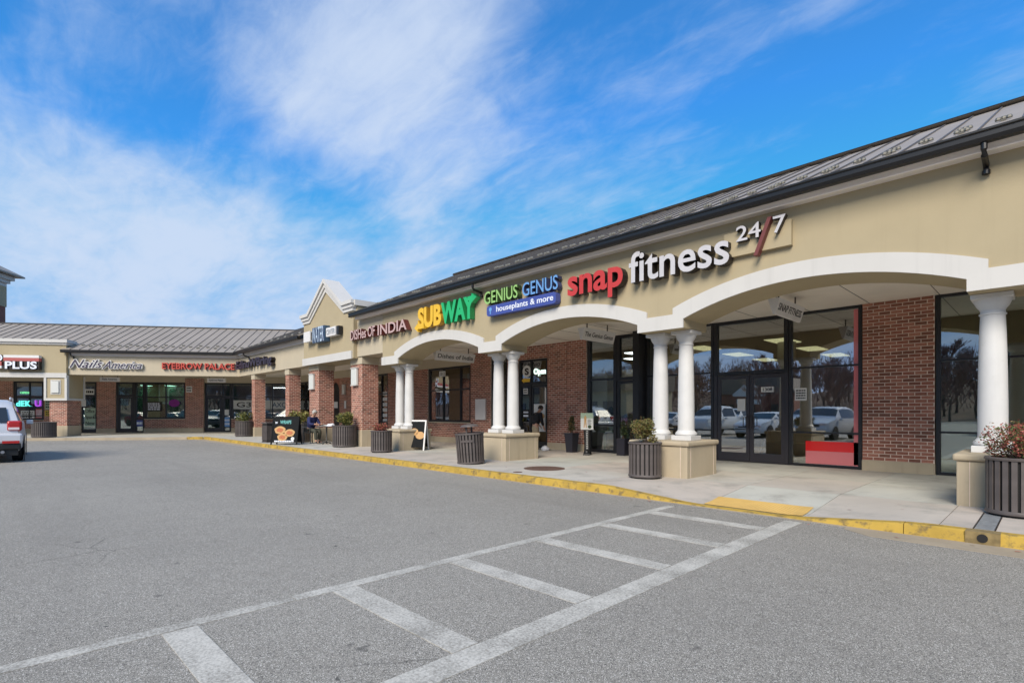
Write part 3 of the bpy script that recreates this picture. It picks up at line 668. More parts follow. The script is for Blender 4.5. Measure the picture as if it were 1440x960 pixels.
# plant shop front
glazing(arc, SY, [-10.58, -9.45], [0.13, 1.0, 2.46, 3.80], 'glass_dark', t=0.09)
glazing(arc, SY, [-9.44, -8.63], [2.40, 3.80], 'glass_dark', t=0.09)
door(arc, -9.43, -8.64, 0.14, 2.39, SY - 0.005, 'glass_dark', handle='left', fr='frame_black')
brick_wall(arc, -11.42, -10.60, SY - 0.08, 0.36, 3.80, seed=21); brick_wall(arc, -12.31, -11.43, SY - 0.08, 0.36, 3.80, seed=22)
b = MB(); b.box(-12.30, -10.61, SY - 0.11, SY + 0.1, 0.10, 0.36); part('wall_base', b, 'pedestal_stucco', arc, bev=0.01)
# sandwich shop door
glazing(arc, SY, [-13.75, -13.14, -12.32], [2.42, 3.33], 'glass_green', t=0.07)
glazing(arc, SY, [-13.75, -13.14], [0.13, 2.42], 'glass_green', t=0.07)
door(arc, -13.13, -12.33, 0.14, 2.40, SY - 0.005, 'glass_green', handle='left', fr='frame_black')
brick_wall(arc, -13.75, -12.32, SY - 0.08, 3.33, 3.80, seed=23)
brick_wall(arc, -14.35, -13.76, SY - 0.08, 0.36, 3.80, seed=24)
b = MB(); b.box(-14.35, -13.76, SY - 0.11, SY + 0.1, 0.10, 0.36); part('wall_base', b, 'pedestal_stucco', arc)
glazing(arc, SY, [-15.28, -14.36], [0.13, 2.42, 3.80], 'glass_dark', t=0.07)
brick_wall(arc, -16.53, -15.29, SY - 0.08, 0.36, 3.80, seed=25)
b = MB(); b.box(-16.53, -15.29, SY - 0.11, SY + 0.1, 0.10, 0.36); part('wall_base', b, 'pedestal_stucco', arc)
# interior of the arcade shops
b = MB(); b.box(-16.5, 8.6, SY + 0.1, 24, 0.0, 0.125); part('interior_floor', b, 'interior_floor', arc)
b = MB(); b.box(-16.5, 8.6, 23.8, 24.1, 0.13, 5.0); b.box(8.45, 8.6, SY + .1, 23.8, 0.13, 5.0); part('back_wall', b, 'interior_wall', arc)
for xw in (-8.55, -12.28, -15.3): b = MB(); b.box(xw - .06, xw + .06, SY + .15, 23.8, 0.13, 3.79); part('party_wall', b, 'interior_wall', arc)
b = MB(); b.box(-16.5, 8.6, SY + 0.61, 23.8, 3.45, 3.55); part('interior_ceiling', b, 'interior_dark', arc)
for ix in range(3):
    for iy in range(3):
        x = -8.0 + ix * 2.35; y = 15.3 + iy * 2.6
        b = MB(); b.box(x, x + 0.6, y, y + 1.2, 3.43, 3.449); part('ceiling_light', b, 'lamp_warm', arc)
for x, y in ((-10.2, 15.2), (-11.3, 16.8), (-13.2, 15.4), (-13.4, 18), (-9.4, 17.6)): b = MB(); b.box(x, x + .5, y, y + 0.5, 3.43, 3.449); part('ceiling_light', b, 'lamp_white', arc)  # extra panels added to brighten these dark shop interiors
b = MB(); b.lathe([(0.24, 0.13), (0.24, 3.45)], 20, (-5.35, 16.2, 0)); part('interior_column', b, 'interior_wall', arc, smooth=True)
# roof of the arcade
roof_part(arc, (-17.9, 9.08, 5.05), (8.6, 9.08, 5.05), (-17.9, 13.95, 7.34), (8.6, 13.95, 7.34), 0.42)
b = MB(); b.prism([(13.80, 7.27), (14.05, 7.27), (14.05, 7.44), (13.76, 7.36)], -17.9, 8.6, YZ); part('ridge_cap', b, 'flashing_dark', arc)
b = MB(); b.prism([(13.72, 7.31), (13.78, 7.29), (14.1, 7.45), (14.1, 7.49)], -17.9, 8.6, YZ); part('ridge_flashing', b, 'seam_metal', arc)
b = MB(); b.box(-17.9, 8.6, 14.06, 24.1, 7.0, 7.2); b.box(-17.9, 8.6, 23.9, 24.1, 5.0, 7.0); b.prism([(9.5, 5.2), (13.9, 5.2), (13.9, 7.25)], -17.88, -17.8, YZ); part('rear_roof', b, 'flashing_dark', arc)

# ------------------------------------------------------------------ gabled section
gab = thing('gabled_building', 'tan stucco shop building with a pointed white-edged gable above brick piers', 'building', (-20.5, FY, 0), off=(-20.5, FY, 0))
gy = 9.33
b = MB(); b.prism([(-22.75, 3.45), (-18.2, 3.45), (-18.2, 5.40), (-18.95, 5.40), (-20.50, 6.50), (-22.05, 5.40), (-22.75, 5.40)], gy, gy + 0.5, XZ); part('gable_wall', b, 'stucco', gab)
def corn(o, y0, y1):                       # stepped cornice following the gable
    top = [(-22.80 - o * .3, 5.46 + o), (-22.12, 5.46 + o), (-20.50, 6.60 + o * 1.35), (-18.88, 5.46 + o), (-18.15 + o * .3, 5.46 + o)]
    bot = [(-22.80 - o * .3, 5.33 + o), (-22.06, 5.33 + o), (-20.50, 6.44 + o * 1.35), (-18.94, 5.33 + o), (-18.15 + o * .3, 5.33 + o)]
    b = MB(); b.prism(bot + list(reversed(top)), y0, y1, XZ); return part('cornice', b, 'white_trim', gab)
corn(-0.11, gy - 0.05, gy + 0.52); corn(0.022, gy - 0.10, gy + 0.53); corn(0.154, gy - 0.16, gy + 0.54)
b = MB(); b.box(-18.24, -18.1, gy + 0.1, 12.0, 5.0, 5.40); part('side_wall', b, 'stucco', gab)
b = MB(); b.box(-18.35, -18.04, gy - 0.02, 11.0, 5.41, 5.62); part('side_cornice', b, 'white_trim', gab)
b = MB(); b.box(-22.78, -18.28, gy - 0.06, gy - 0.001, 3.43, 3.73); part('beam_trim', b, 'white_trim', gab)
b = MB(); b.box(-22.78, -18.2, gy + 0.501, FY + 0.95, 3.44, 5.0); part('beam_back', b, 'stucco', gab)
b = MB(); b.box(-18.2, -16.305, FY + 0.03, FY + 0.93, 3.50, 4.84); part('panel_wall', b, 'stucco_light', gab)
b = MB(); b.box(-22.75, -16.31, FY + 0.96, SY + 0.3, 3.78, 3.9); part('canopy_ceiling', b, 'ceiling_board', gab)
for (x0, x1, sd) in ((-18.80, -17.95, 31), (-22.68, -21.73, 35)):
    brick_pier(gab, x0, x1, 9.55, 10.22, 0.75, 3.22, sd, base=(0.10, 0.75), cap=(3.22, 3.50))
# storefront of the gabled section
brick_wall(gab, -19.54, -16.54, SY - 0.08, 0.36, 0.96, seed=41)
b = MB(); b.box(-19.56, -16.54, SY - 0.13, SY + 0.1, 0.955, 1.0); part('window_sill', b, 'stucco_light', gab)
b = MB(); b.box(-22.98, -16.54, SY - 0.11, SY + 0.1, 0.10, 0.36); part('wall_base', b, 'pedestal_stucco', gab, bev=0.01)
glazing(gab, SY, [-19.54, -18.45, -17.25, -16.54], [1.0, 2.38, 3.36], 'glass', t=0.08)
b = MB(); b.box(-24.4, -16.54, SY - 0.09, SY + 0.2, 3.36, 3.78); part('lintel_wall', b, 'stucco_light', gab)
brick_wall(gab, -22.98, -19.55, SY - 0.08, 0.36, 3.36, seed=42)
glazing(gab, SY, [-24.40, -23.65, -22.99], [0.13, 0.95, 2.35, 3.36], 'glass', t=0.08)
b = MB(); b.box(-28.3, -16.5, SY + 0.1, 19, 0.0, 0.125); part('interior_floor', b, 'interior_floor', gab)
b = MB(); b.box(-28.3, -16.5, 18.9, 19.1, 0.13, 3.9); b.box(-28.4, -28.25, SY + .2, 18.9, .13, 3.9); part('back_wall', b, 'interior_wall', gab)
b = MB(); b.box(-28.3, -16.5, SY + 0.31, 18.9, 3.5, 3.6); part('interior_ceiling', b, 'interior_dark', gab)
b = MB(); b.box(-22.75, -16.3, FY + .95, 24, 5.0, 5.2); part('rear_roof', b, 'flashing_dark', gab)
for x in (-18.9, -17.6, -23.8): b = MB(); b.box(x, x + .5, 15.3, 16.3, 3.48, 3.499); part('ceiling_light', b, 'lamp_white', gab)
for (x0, x1) in ((-18.2, -18.05), (-16.9, -16.6)): b = MB(); b.box(x0, x1, SY + .25, SY + .35, 1.0, 3.3); part('curtain', b, 'curtain', gab)

# ------------------------------------------------------------------ low corner section
low = thing('low_corner_building', 'low tan stucco shop building between the gable and the corner, on brick piers', 'building', (-27.0, FY, 0), off=(-27.0, FY, 0))
b = MB(); b.prism([(-32.0, 3.45), (-22.79, 3.45), (-22.79, 4.62), (-32.0, 4.62)], FY, FY + 0.6, XZ); part('facade_wall', b, 'stucco_light', low)
b = MB(); b.box(-31.9, -22.8, FY - 0.06, FY - 0.0005, 4.47, 4.66); part('frieze', b, 'frieze_paint', low)
gutter(low, -31.85, -22.8, 9.06, 4.60); elbow(low, -30.2, 9.06, 4.60, FY)
brick_pier(low, -25.35, -24.90, 9.52, 10.05, 0.62, 3.18, 51, base=(0.10, 0.62), cap=(3.18, 3.45))
brick_pier(low, -30.10, -29.62, 9.52, 10.05, 0.62, 3.18, 55, base=(0.10, 0.62), cap=(3.18, 3.45))
b = MB(); b.prism([(-22.76, FY + .6), (-22.76, SY + 1), (-36.2, SY + 1), (-36.2, 13.2), (-31.99, FY + 0.6)], 3.78, 3.9, XY); part('canopy_ceiling', b, 'ceiling_board', low)
b = MB(); b.box(-36.0, -24.41, SY - 0.09, SY + 0.2, 3.36, 3.78); part('lintel_wall', b, 'stucco_light', low)
brick_wall(low, -28.26, -24.41, SY - 0.08, 0.36, 3.36, seed=61); brick_wall(low, -31.0, -29.37, SY - 0.08, 0.36, 3.36, seed=62)
b = MB(); b.box(-28.26, -24.41, SY - 0.11, SY + .1, .1, .36); b.box(-31, -29.37, SY - 0.11, SY + .1, .1, .36); part('wall_base', b, 'pedestal_stucco', low)
b = MB(); aw = arcpts(-28.815, 0.545, 2.75, 3.15, 12)
b.prism([(-29.36, 3.36)] + aw + [(-28.27, 3.36)], SY - 0.08, SY + 0.1, XZ); part('arch_brick_panel', b, 'brick', low)
b = MB(); b.box(-29.36, -28.27, SY + 0.02, SY + 0.06, 0.13, 3.2); part('arched_door', b, 'frame_black', low)
glazing(low, SY, [-35.6, -34.6, -33.1, -32.0, -31.01], [0.4, 2.35, 3.36], 'glass_green', t=0.09)
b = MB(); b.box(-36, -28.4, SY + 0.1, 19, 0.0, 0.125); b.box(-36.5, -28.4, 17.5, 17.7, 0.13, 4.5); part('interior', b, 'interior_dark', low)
# ------------------------------------------------------------------ wing 2
def line_x(Y, yl): return (Y - CY - yl * math.cos(W2)) / math.sin(W2)
XE = line_x(9.08, -0.37); XRd = line_x(13.45, 4.0)
E2 = w2(XE, -0.37, 4.76); R2 = w2(XRd, 4.0, 6.70)
roof_part(low, (E2[0], E2[1], 4.76), (-22.8, 9.08, 4.76), (R2[0], R2[1], 6.70), (-22.8, 13.45, 6.70), 0.45)
b = MB(); b.box(R2[0], -18.2, 13.40, 13.58, 6.66, 6.76); part('ridge_cap', b, 'flashing_dark', low)
b = MB(); b.box(-36, -22.8, 13.6, 24, 6.3, 6.5); b.box(-36, -22.8, 13.46, 13.6, 5, 6.66); part('rear_roof', b, 'flashing_dark', low)

nail = thing('side_wing_building', 'long low shop building facing the lot with a grey standing-seam metal roof', 'building', (CX, CY, 0), W2)
b = MB(); b.prism([(-8.6, 3.45), (0.0, 3.45), (0.0, 4.62), (-8.6, 4.62)], 0.0, 0.6, XZ); part('facade_wall', b, 'stucco_light', nail)
b = MB(); b.box(-8.4, -0.02, -0.06, -0.0005, 4.47, 4.66); part('frieze', b, 'frieze_paint', nail)
gutter(nail, -8.75, XE + .02, -0.39, 4.60); elbow(nail, -8.3, -0.39, 4.60, 0.0)
roof_part(nail, (-8.75, -0.37, 4.76), (XE, -0.37, 4.76), (-8.75 , 4.0, 6.70), (XRd, 4.0, 6.70), 0.45, guards=True)
roof_part(nail, (-22, 0.3, 5.06), (-8.76, 0.3, 5.06), (-22, 4.0, 6.70), (-8.76, 4.0, 6.70), 0.45, guards=False)
b = MB(); b.box(-22, XRd + .05, 3.96, 4.12, 6.67, 6.77); part('ridge_cap', b, 'flashing_dark', nail)
b = MB(); b.prism([(-0.36, 4.72), (0.3, 4.72), (3.9, 6.3), (3.9, 6.62)], -8.76, -8.68, YZ); b.box(-22, 2, 4.2, 14, 6.2, 6.4); part('rear_roof', b, 'flashing_dark', nail)
b = MB(); b.prism([(-8.5, 0.601), (0.0, 0.601), (1.75, 3.76), (1.5, 6.2), (-22, 6.2), (-22, 0.601)], 3.77, 3.9, XY); part('canopy_ceiling', b, 'ceiling_board', nail)
WS = 5.5
b = MB(); b.box(-22, 2.0, WS - 0.09, WS + 0.2, 3.36, 3.77); part('lintel_wall', b, 'stucco_light', nail)
glazing(nail, WS, [-11.11, -10.23], [2.5, 3.36], 'glass_dark', t=0.09); door(nail, -11.10, -10.24, 0.14, 2.5, WS, 'glass_green', fr='frame_black')
brick_wall(nail, -10.22, -9.13, WS - 0.08, 0.40, 3.60, seed=71)
glazing(nail, WS, [-9.12, -8.06], [2.42, 3.36], 'glass_green', t=0.11)
b = MB(); b.box(-9.12, -8.98, WS - .05, WS + .05, .13, 2.42); b.box(-8.2, -8.06, WS - .05, WS + .05, .13, 2.42); part('door_frame', b, 'frame_black', nail)
door(nail, -8.975, -8.205, 0.14, 2.41, WS, 'glass_green', fr='frame_black', rail=0.25)
glazing(nail, WS, [-8.05, -7.47], [0.13, 1.0, 2.40, 3.36], 'glass_green', t=0.09)
glazing(nail, WS, [-7.46, -6.22, -5.03], [1.0, 2.40, 3.36], 'glass_green', t=0.09)
brick_wall(nail, -7.46, -5.03, WS - 0.08, 0.40, 0.96, seed=72); b = MB(); b.box(-7.47, -5.02, WS - .13, WS + .1, 0.955, 1.0); part('window_sill', b, 'stucco_light', nail)
brick_wall(nail, -5.02, -3.91, WS - 0.16, 0.40, 3.62, seed=73)
glazing(nail, WS, [-3.90, -2.80, -2.26], [2.42, 3.36], 'glass_dark', t=0.09); glazing(nail, WS, [-2.79, -2.26], [0.13, 1.2, 2.42], 'glass_dark', t=0.09)
b = MB(); b.box(-3.90, -3.79, WS - .05, WS + .05, .13, 2.42); b.box(-2.9, -2.80, WS - .05, WS + .05, .13, 2.42); part('door_frame', b, 'frame_black', nail)
door(nail, -3.785, -2.905, 0.14, 2.41, WS, 'glass_green', fr='frame_black', rail=0.25)
glazing(nail, WS, [-2.25, -0.9, 0.3, 1.38], [1.0, 2.42, 3.36], 'glass_dark', t=0.09)
brick_wall(nail, -2.25, 1.38, WS - 0.08, 0.40, 0.96, seed=74); b = MB(); b.box(-2.25, 1.38, WS - .13, WS + .1, 0.955, 1.0); part('window_sill', b, 'stucco_light', nail)
b = MB(); b.box(-10.23, -9.13, WS - .11, WS + .1, .1, .40); b.box(-7.46, -3.91, WS - .19, WS + .1, .1, .40); b.box(-2.25, 1.3, WS - .11, WS + .1, .1, .40); part('wall_base', b, 'pedestal_stucco', nail)
b = MB(); b.box(-22, 1.2, WS + .1, 9.5, 0, .125); part('interior_floor', b, 'interior_floor', nail)
b = MB(); b.box(-22, 1.5, 9.5, 9.7, .13, 3.8); part('back_wall', b, 'interior_wall', nail)
b = MB(); b.box(-4.6, -4.4, WS + .2, 9.5, .13, 3.8); b.box(-9.7, -9.6, WS + .2, 9.5, .13, 3.8); part('party_wall', b, 'interior_wall', nail)
for x in (-8.3, -6.8, -5.6): b = MB(); b.box(x, x + .3, 6.6, 7.6, 3.2, 3.22); part('ceiling_light', b, 'lamp_white', nail)
b = MB(); b.box(-1.3, -0.5, 6.5, 6.6, 3.1, 3.13); b.box(0.0, 1.0, 6.6, 6.7, 3.1, 3.13); part('ceiling_light', b, 'lamp_white', nail)
b = MB()
for xx in (-6.0, -5.35): b.prism([(xx - .14, 2.2), (xx + .14, 2.2), (xx + .05, 1.65), (xx + .12, 1.02), (xx - .12, 1.02), (xx - .05, 1.65)], WS + .1, WS + .14, XZ)
part('curtain', b, 'curtain', nail)
b = MB(); b.box(-8.9, -5.1, WS + 1.6, WS + 1.7, 1.0, 3.1); part('pale_partition', b, 'paper_green', nail)

# ------------------------------------------------------------------ taller end section and tower
end = thing('tall_end_building', 'taller tan stucco end section with a white cornice and white-framed panel box', 'building', w2(-14, -0.15), W2, off=(-14, -0.15, 0))
b = MB(); b.box(-22, -8.60, -0.15, 0.45, 3.45, 5.02); part('facade_wall', b, 'stucco', end)
b = MB(); b.box(-22, -8.54, -0.22, 0.5, 5.021, 5.13); b.box(-22, -8.48, -0.30, 0.55, 5.131, 5.30); part('cornice', b, 'white_trim', end)
b = MB(); b.box(-22, -8.57, -0.19, -0.151, 3.27, 3.52); part('beam_trim', b, 'white_trim', end)
b = MB(); b.box(-9.62, -8.575, -0.14, 1.3, 2.07, 3.44); part('panel_box', b, 'stucco', end)
b = MB()
for (x0, x1, z0, z1) in ((-9.64, -8.55, 2.05, 2.17), (-9.64, -9.53, 2.171, 3.26), (-8.66, -8.55, 2.171, 3.26)): b.box(x0, x1, -0.185, -0.141, z0, z1)
for (y0, y1, z0, z1) in ((-0.14, 1.34, 2.05, 2.17), (-0.14, -0.02, 2.171, 3.4), (1.22, 1.34, 2.171, 3.4)): b.box(-8.574, -8.535, y0, y1, z0, z1)
part('panel_frame', b, 'white_trim', end)
b = MB(); b.box(-9.28, -8.92, -0.22, -0.142, 2.45, 3.08); part('panel_lamp', b, 'sconce_white', end, bev=0.02)
b = MB()
for (x0, x1, z0, z1) in ((-9.34, -8.86, 2.38, 2.43), (-9.34, -8.86, 3.1, 3.15), (-9.34, -9.29, 2.431, 3.099), (-8.91, -8.86, 2.431, 3.099)): b.box(x0, x1, -0.165, -0.1425, z0, z1)
part('lamp_surround', b, 'white_trim', end)
brick_pier(end, -9.45, -8.62, -0.05, 1.0, 0.70, 2.04, 81, base=(0.10, 0.70))
brick_wall(end, -22, -14.87, WS - 0.08, 0.4, 3.36, seed=83)
brick_wall(end, -14.86, -13.19, WS - 0.08, 0.4, 0.93, seed=84); brick_wall(end, -13.18, -11.12, WS - 0.08, 0.4, 3.36, seed=85)
glazing(end, WS, [-14.86, -14.0, -13.19], [0.96, 1.2, 2.35, 3.36], 'glass', t=0.09)
b = MB(); b.box(-14.88, -13.17, WS - .13, WS + .1, 0.935, 0.958); part('window_sill', b, 'stucco_light', end)
b = MB(); b.box(-22, -11.12, WS - .11, WS + .1, .1, .40); part('wall_base', b, 'pedestal_stucco', end)
tow = thing('corner_tower', 'tan stucco tower with brick lower part and dark pyramid roof above the far roofs', 'tower', w2(-23.7, 11.5), W2, off=(-23.7, 11.5, 0))
b = MB(); b.box(-26.2, -21.2, 9, 14, 0, 9.45); part('tower_base', b, 'far_brick', tow)
b = MB(); b.box(-26.15, -21.15, 9.05, 14.05, 9.451, 11.0); part('tower_wall', b, 'stucco', tow)
b = MB()
for o, z0, z1 in ((0.05, 11.001, 11.25), (0.2, 11.251, 11.5), (0.38, 11.501, 11.80)): b.box(-26.2 - o, -21.2 + o, 9 - o, 14 + o, z0, z1)
part('tower_cornice', b, 'white_trim', tow)
b = MB(); e = 0.8; q = [(-26.2 - e, 9 - e, 11.82), (-21.2 + e, 9 - e, 11.82), (-21.2 + e, 14 + e, 11.82), (-26.2 - e, 14 + e, 11.82)]
b.add(q + [(a, c, 11.93) for a, c, _ in q] + [(-23.7, 11.5, 13.9)], [(3, 2, 1, 0), (0, 1, 5, 4), (1, 2, 6, 5), (2, 3, 7, 6), (3, 0, 4, 7), (4, 5, 8), (5, 6, 8), (6, 7, 8), (7, 4, 8)]); part('tower_roof', b, 'roof_metal', tow)

# ------------------------------------------------------------------ lettering
_tc = bpy.data.curves.new('text', 'FONT'); _to = bpy.data.objects.new('text', _tc); COL.objects.link(_to)
def _body(s, ext=0.0, off=0.0, shear=0.0, bevel=0.0):
    _tc.body = s; _tc.size = 1.0; _tc.extrude = ext; _tc.offset = off; _tc.shear = shear; _tc.bevel_depth = bevel; _tc.resolution_u = 4
    bpy.context.view_layer.update(); dg = bpy.context.evaluated_depsgraph_get()
    return bpy.data.meshes.new_from_object(_to.evaluated_get(dg), depsgraph=dg)
_adv = {}
def _maxx(me): return max((v.co.x for v in me.vertices), default=0.0)
def adv(c):
    if c not in _adv:
        a = _body(c + '|'); b = _body('|'); _adv[c] = _maxx(a) - _maxx(b); bpy.data.meshes.remove(a); bpy.data.meshes.remove(b)
    return _adv[c]
_cap = None
def lettering(root, text, x0, x1, z, cap, depth, face, side=None, off=0.0, shear=0.0, y=0.0, name='letter', slope=0.0, track=0.0, vertical_yz=False, merge=False):
    """letters standing on a front (-Y) face; front at y, depth behind it"""
    global _cap
    if _cap is None: m = _body('H'); _cap = max(v.co.y for v in m.vertices); bpy.data.meshes.remove(m)
    total = sum(adv(c) + track for c in text) - track; sx = (x1 - x0) / total; sz = cap / _cap; x = 0.0; outs = []; acc = MB() if merge else None
    for c in text:
        a = adv(c) + track
        if c != ' ':
            m = _body(c, 0.5, off, shear)
            vs = []
            for v in m.vertices:
                px = x0 + (x + v.co.x) * sx; pz = z + v.co.y * sz + (px - x0) * slope; vs.append((px, y + (0.5 - v.co.z) * depth, pz))
            if merge:
                acc.add(vs, [tuple(p.vertices) for p in m.polygons])
            else:
                b = MB(); cx = x0 + x * sx; b.v = vs
                for p in m.polygons:
                    b.f.append(tuple(p.vertices)); b.mi.append(1 if (side and abs(p.normal.z) < 0.7) else 0)
                outs.append(part(name, b, [face, side] if side else [face], root))
            bpy.data.meshes.remove(m)
        x += a
    if merge: outs.append(part(name, acc, [face], root))
    return outs
def signroot(name, label, loc, rz=0.0, off=None, cat='sign'): return thing(name, label, cat, loc, rz, off=off)
def w1sign(label, x, z): return signroot('shop_sign', label, (x, FY, z), 0.0, off=(x, FY, z))
F = FY - 0.20
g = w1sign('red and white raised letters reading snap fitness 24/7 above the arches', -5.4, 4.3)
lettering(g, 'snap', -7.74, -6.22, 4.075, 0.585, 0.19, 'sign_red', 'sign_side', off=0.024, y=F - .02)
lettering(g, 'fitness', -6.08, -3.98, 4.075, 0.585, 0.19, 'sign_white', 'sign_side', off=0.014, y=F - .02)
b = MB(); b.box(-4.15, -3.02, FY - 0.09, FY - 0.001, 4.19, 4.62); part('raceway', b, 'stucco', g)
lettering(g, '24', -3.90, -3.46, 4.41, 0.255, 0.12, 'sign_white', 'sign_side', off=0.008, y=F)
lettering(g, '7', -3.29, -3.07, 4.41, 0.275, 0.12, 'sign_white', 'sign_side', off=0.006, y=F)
b = MB(); b.prism([(-3.585, 4.10), (-3.52, 4.10), (-3.29, 4.70), (-3.355, 4.70)], F - .01, F + .12, XZ); part('slash', b, 'sign_darkred', g)
g = w1sign('green and blue letters over a blue houseplants plaque above the middle arch', -9.3, 4.3)
lettering(g, 'GENIUS', -10.67, -9.37, 4.31, 0.32, 0.16, 'sign_genius_green', 'sign_genius_side', off=0.008, y=F)
lettering(g, 'GENUS', -9.22, -8.03, 4.30, 0.32, 0.16, 'sign_genius_blue', 'navy', off=0.008, y=F)
b = MB(); r = 0.07; pts = []
for cx, cz, a0 in ((-8.10 - r, 3.97 + r, -90), (-8.10 - r, 4.24 - r, 0), (-10.55 + r, 4.24 - r, 90), (-10.55 + r, 3.97 + r, 180)):
    for k in range(5): a = R(a0 + k * 22.5); pts.append((cx + r * math.cos(a), cz + r * math.sin(a)))
b.prism(pts, F, F + .17, XZ); part('plaque', b, 'sign_plaque_blue', g)
lettering(g, 'houseplants & more', -10.18, -8.17, 4.05, 0.14, 0.006, 'sign_print_white', off=0.012, y=F - 0.007, merge=True, name='plaque_lettering')[0]['kind'] = 'stuff'
b = MB(); b.prism([(-10.40 + .055 * math.cos(t), 4.14 + .055 * math.sin(t)) for t in [2 * PI * k / 14 for k in range(14)]], F - .006, F - .001, XZ); b.box(-10.418, -10.382, F - .006, F - .001, 4.015, 4.09); part('leaf_emblem', b, 'sign_genius_blue', g)
g = w1sign('large yellow and green sandwich shop letters with arrow ends above the left arch', -12.4, 4.3)
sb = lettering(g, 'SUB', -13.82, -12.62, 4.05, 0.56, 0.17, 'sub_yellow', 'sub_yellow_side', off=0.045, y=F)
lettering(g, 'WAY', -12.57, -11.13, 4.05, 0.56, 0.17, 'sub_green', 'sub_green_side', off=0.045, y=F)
b = MB(); b.prism([(-14.02, 4.06), (-13.84, 3.93), (-13.84, 4.01), (-13.5, 4.01), (-13.5, 4.11), (-13.84, 4.11), (-13.84, 4.19)], F + .002, F + .165, XZ); part('arrow', b, 'sub_yellow', g)
b = MB(); b.prism([(-11.42, 4.52), (-11.20, 4.52), (-11.20, 4.44), (-10.98, 4.58), (-11.20, 4.72), (-11.20, 4.64), (-11.36, 4.64)], F + .002, F + .165, XZ); part('arrow', b, 'sub_green', g)
g = w1sign('pale letters with dark red sides reading Dishes of India', -16.3, 4.2)
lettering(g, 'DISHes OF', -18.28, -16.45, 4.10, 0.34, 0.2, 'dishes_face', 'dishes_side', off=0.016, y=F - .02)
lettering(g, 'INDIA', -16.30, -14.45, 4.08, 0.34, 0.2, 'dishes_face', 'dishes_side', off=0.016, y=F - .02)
g = thing('shop_sign', 'blue striped letter box between two white boxes on the gable wall', 'sign', (-20.8, gy, 4.5), off=(-20.8, gy, 4.5)); G = gy - 0.26
b = MB(); b.box(-22.15, -21.5, G, gy - .03, 4.37, 4.80); part('sign_box', b, 'blade_white', g, label='white left sign box'); b = MB(); b.box(-21.5, -21.32, G + .05, gy - .03, 4.42, 4.75); part('sign_box', b, 'frame_black', g)
b = MB(); b.box(-21.25, -20.12, G, gy - .03, 4.25, 4.88); part('sign_box', b, 'water_blue', g, label='dark blue middle sign box')
lettering(g, 'WATER', -21.22, -20.14, 4.27, 0.59, 0.03, 'water_letter', 'navy', y=G - .031, off=0.01)
b = MB(); b.box(-20.02, -19.2, G + .02, gy - .03, 4.40, 4.74); part('sign_box', b, 'blade_white', g, label='white right sign box'); b = MB(); b.box(-19.2, -19.02, G + .06, gy - .03, 4.42, 4.74); part('sign_box', b, 'frame_black', g)
lettering(g, 'CENTER', -19.97, -19.25, 4.47, 0.19, 0.012, 'drain_metal', y=G + .007, merge=True, name='lettering')
g = thing('shop_sign', 'crowded black and violet letters beside the corner of the roofs', 'sign', (-29, FY, 3.9), off=(-29, FY, 3.9))
lettering(g, 'EdinuWBring', -31.9, -26.4, 3.83, 0.40, 0.17, 'bike_face', 'sign_side', y=F - .02, off=0.03)
def w2sign(label, x, z): return signroot('shop_sign', label, w2(x, 0, z), W2, off=(x, 0, z))
g = w2sign('slanted violet script letters with white outlines reading Nails America', -6.7, 4.0)
lettering(g, 'Nails', -8.50, -6.95, 3.83, 0.42, 0.10, 'script_back', y=-0.14, off=0.050, shear=0.45)
lettering(g, 'America', -6.85, -4.97, 3.80, 0.40, 0.10, 'script_back', y=-0.14, off=0.050, shear=0.45)
lettering(g, 'Nails', -8.50, -6.95, 3.83, 0.42, 0.02, 'script_face', y=-0.165, off=0.0, shear=0.45)
lettering(g, 'America', -6.85, -4.97, 3.80, 0.40, 0.02, 'script_face', y=-0.165, off=0.0, shear=0.45)
g = w2sign('red raised block letters reading eyebrow palace on the side wing', -2.1, 4.0)
lettering(g, 'EYEBROW PALACE', -3.95, -0.20, 3.82, 0.32, 0.15, 'eyebrow_red', 'eyebrow_side', y=-0.16, off=0.02)
g = thing('shop_sign', 'red and white striped sign with white block letters PLUS', 'sign', w2(-10.6, -0.15, 4.0), W2, off=(-10.6, -0.15, 4.0))
b = MB(); b.box(-11.35, -9.72, -.40, -.20, 3.66, 4.10); part('sign_box', b, 'sign_side', g); b = MB(); b.box(-11.35, -9.72, -.42, -.20, 4.28, 4.42); part('stripe', b, 'blade_white', g); b = MB(); b.box(-11.35, -9.72, -.42, -.20, 4.101, 4.279); part('stripe', b, 'plus_red', g)
b = MB(); b.box(-14.5, -11.45, -.40, -.20, 3.72, 3.85); part('stripe', b, 'blade_white', g); b = MB(); b.box(-14.5, -11.45, -.40, -.20, 3.851, 4.08); part('stripe', b, 'plus_red', g)
lettering(g, 'PLUS', -11.28, -9.78, 3.71, 0.36, 0.06, 'sign_print_white', 'sign_side', y=-.47, off=0.03)
lettering(g, 'D', -11.78, -11.40, 4.10, 0.34, 0.12, 'sign_print_white', 'sign_side', y=-.40, off=0.03)

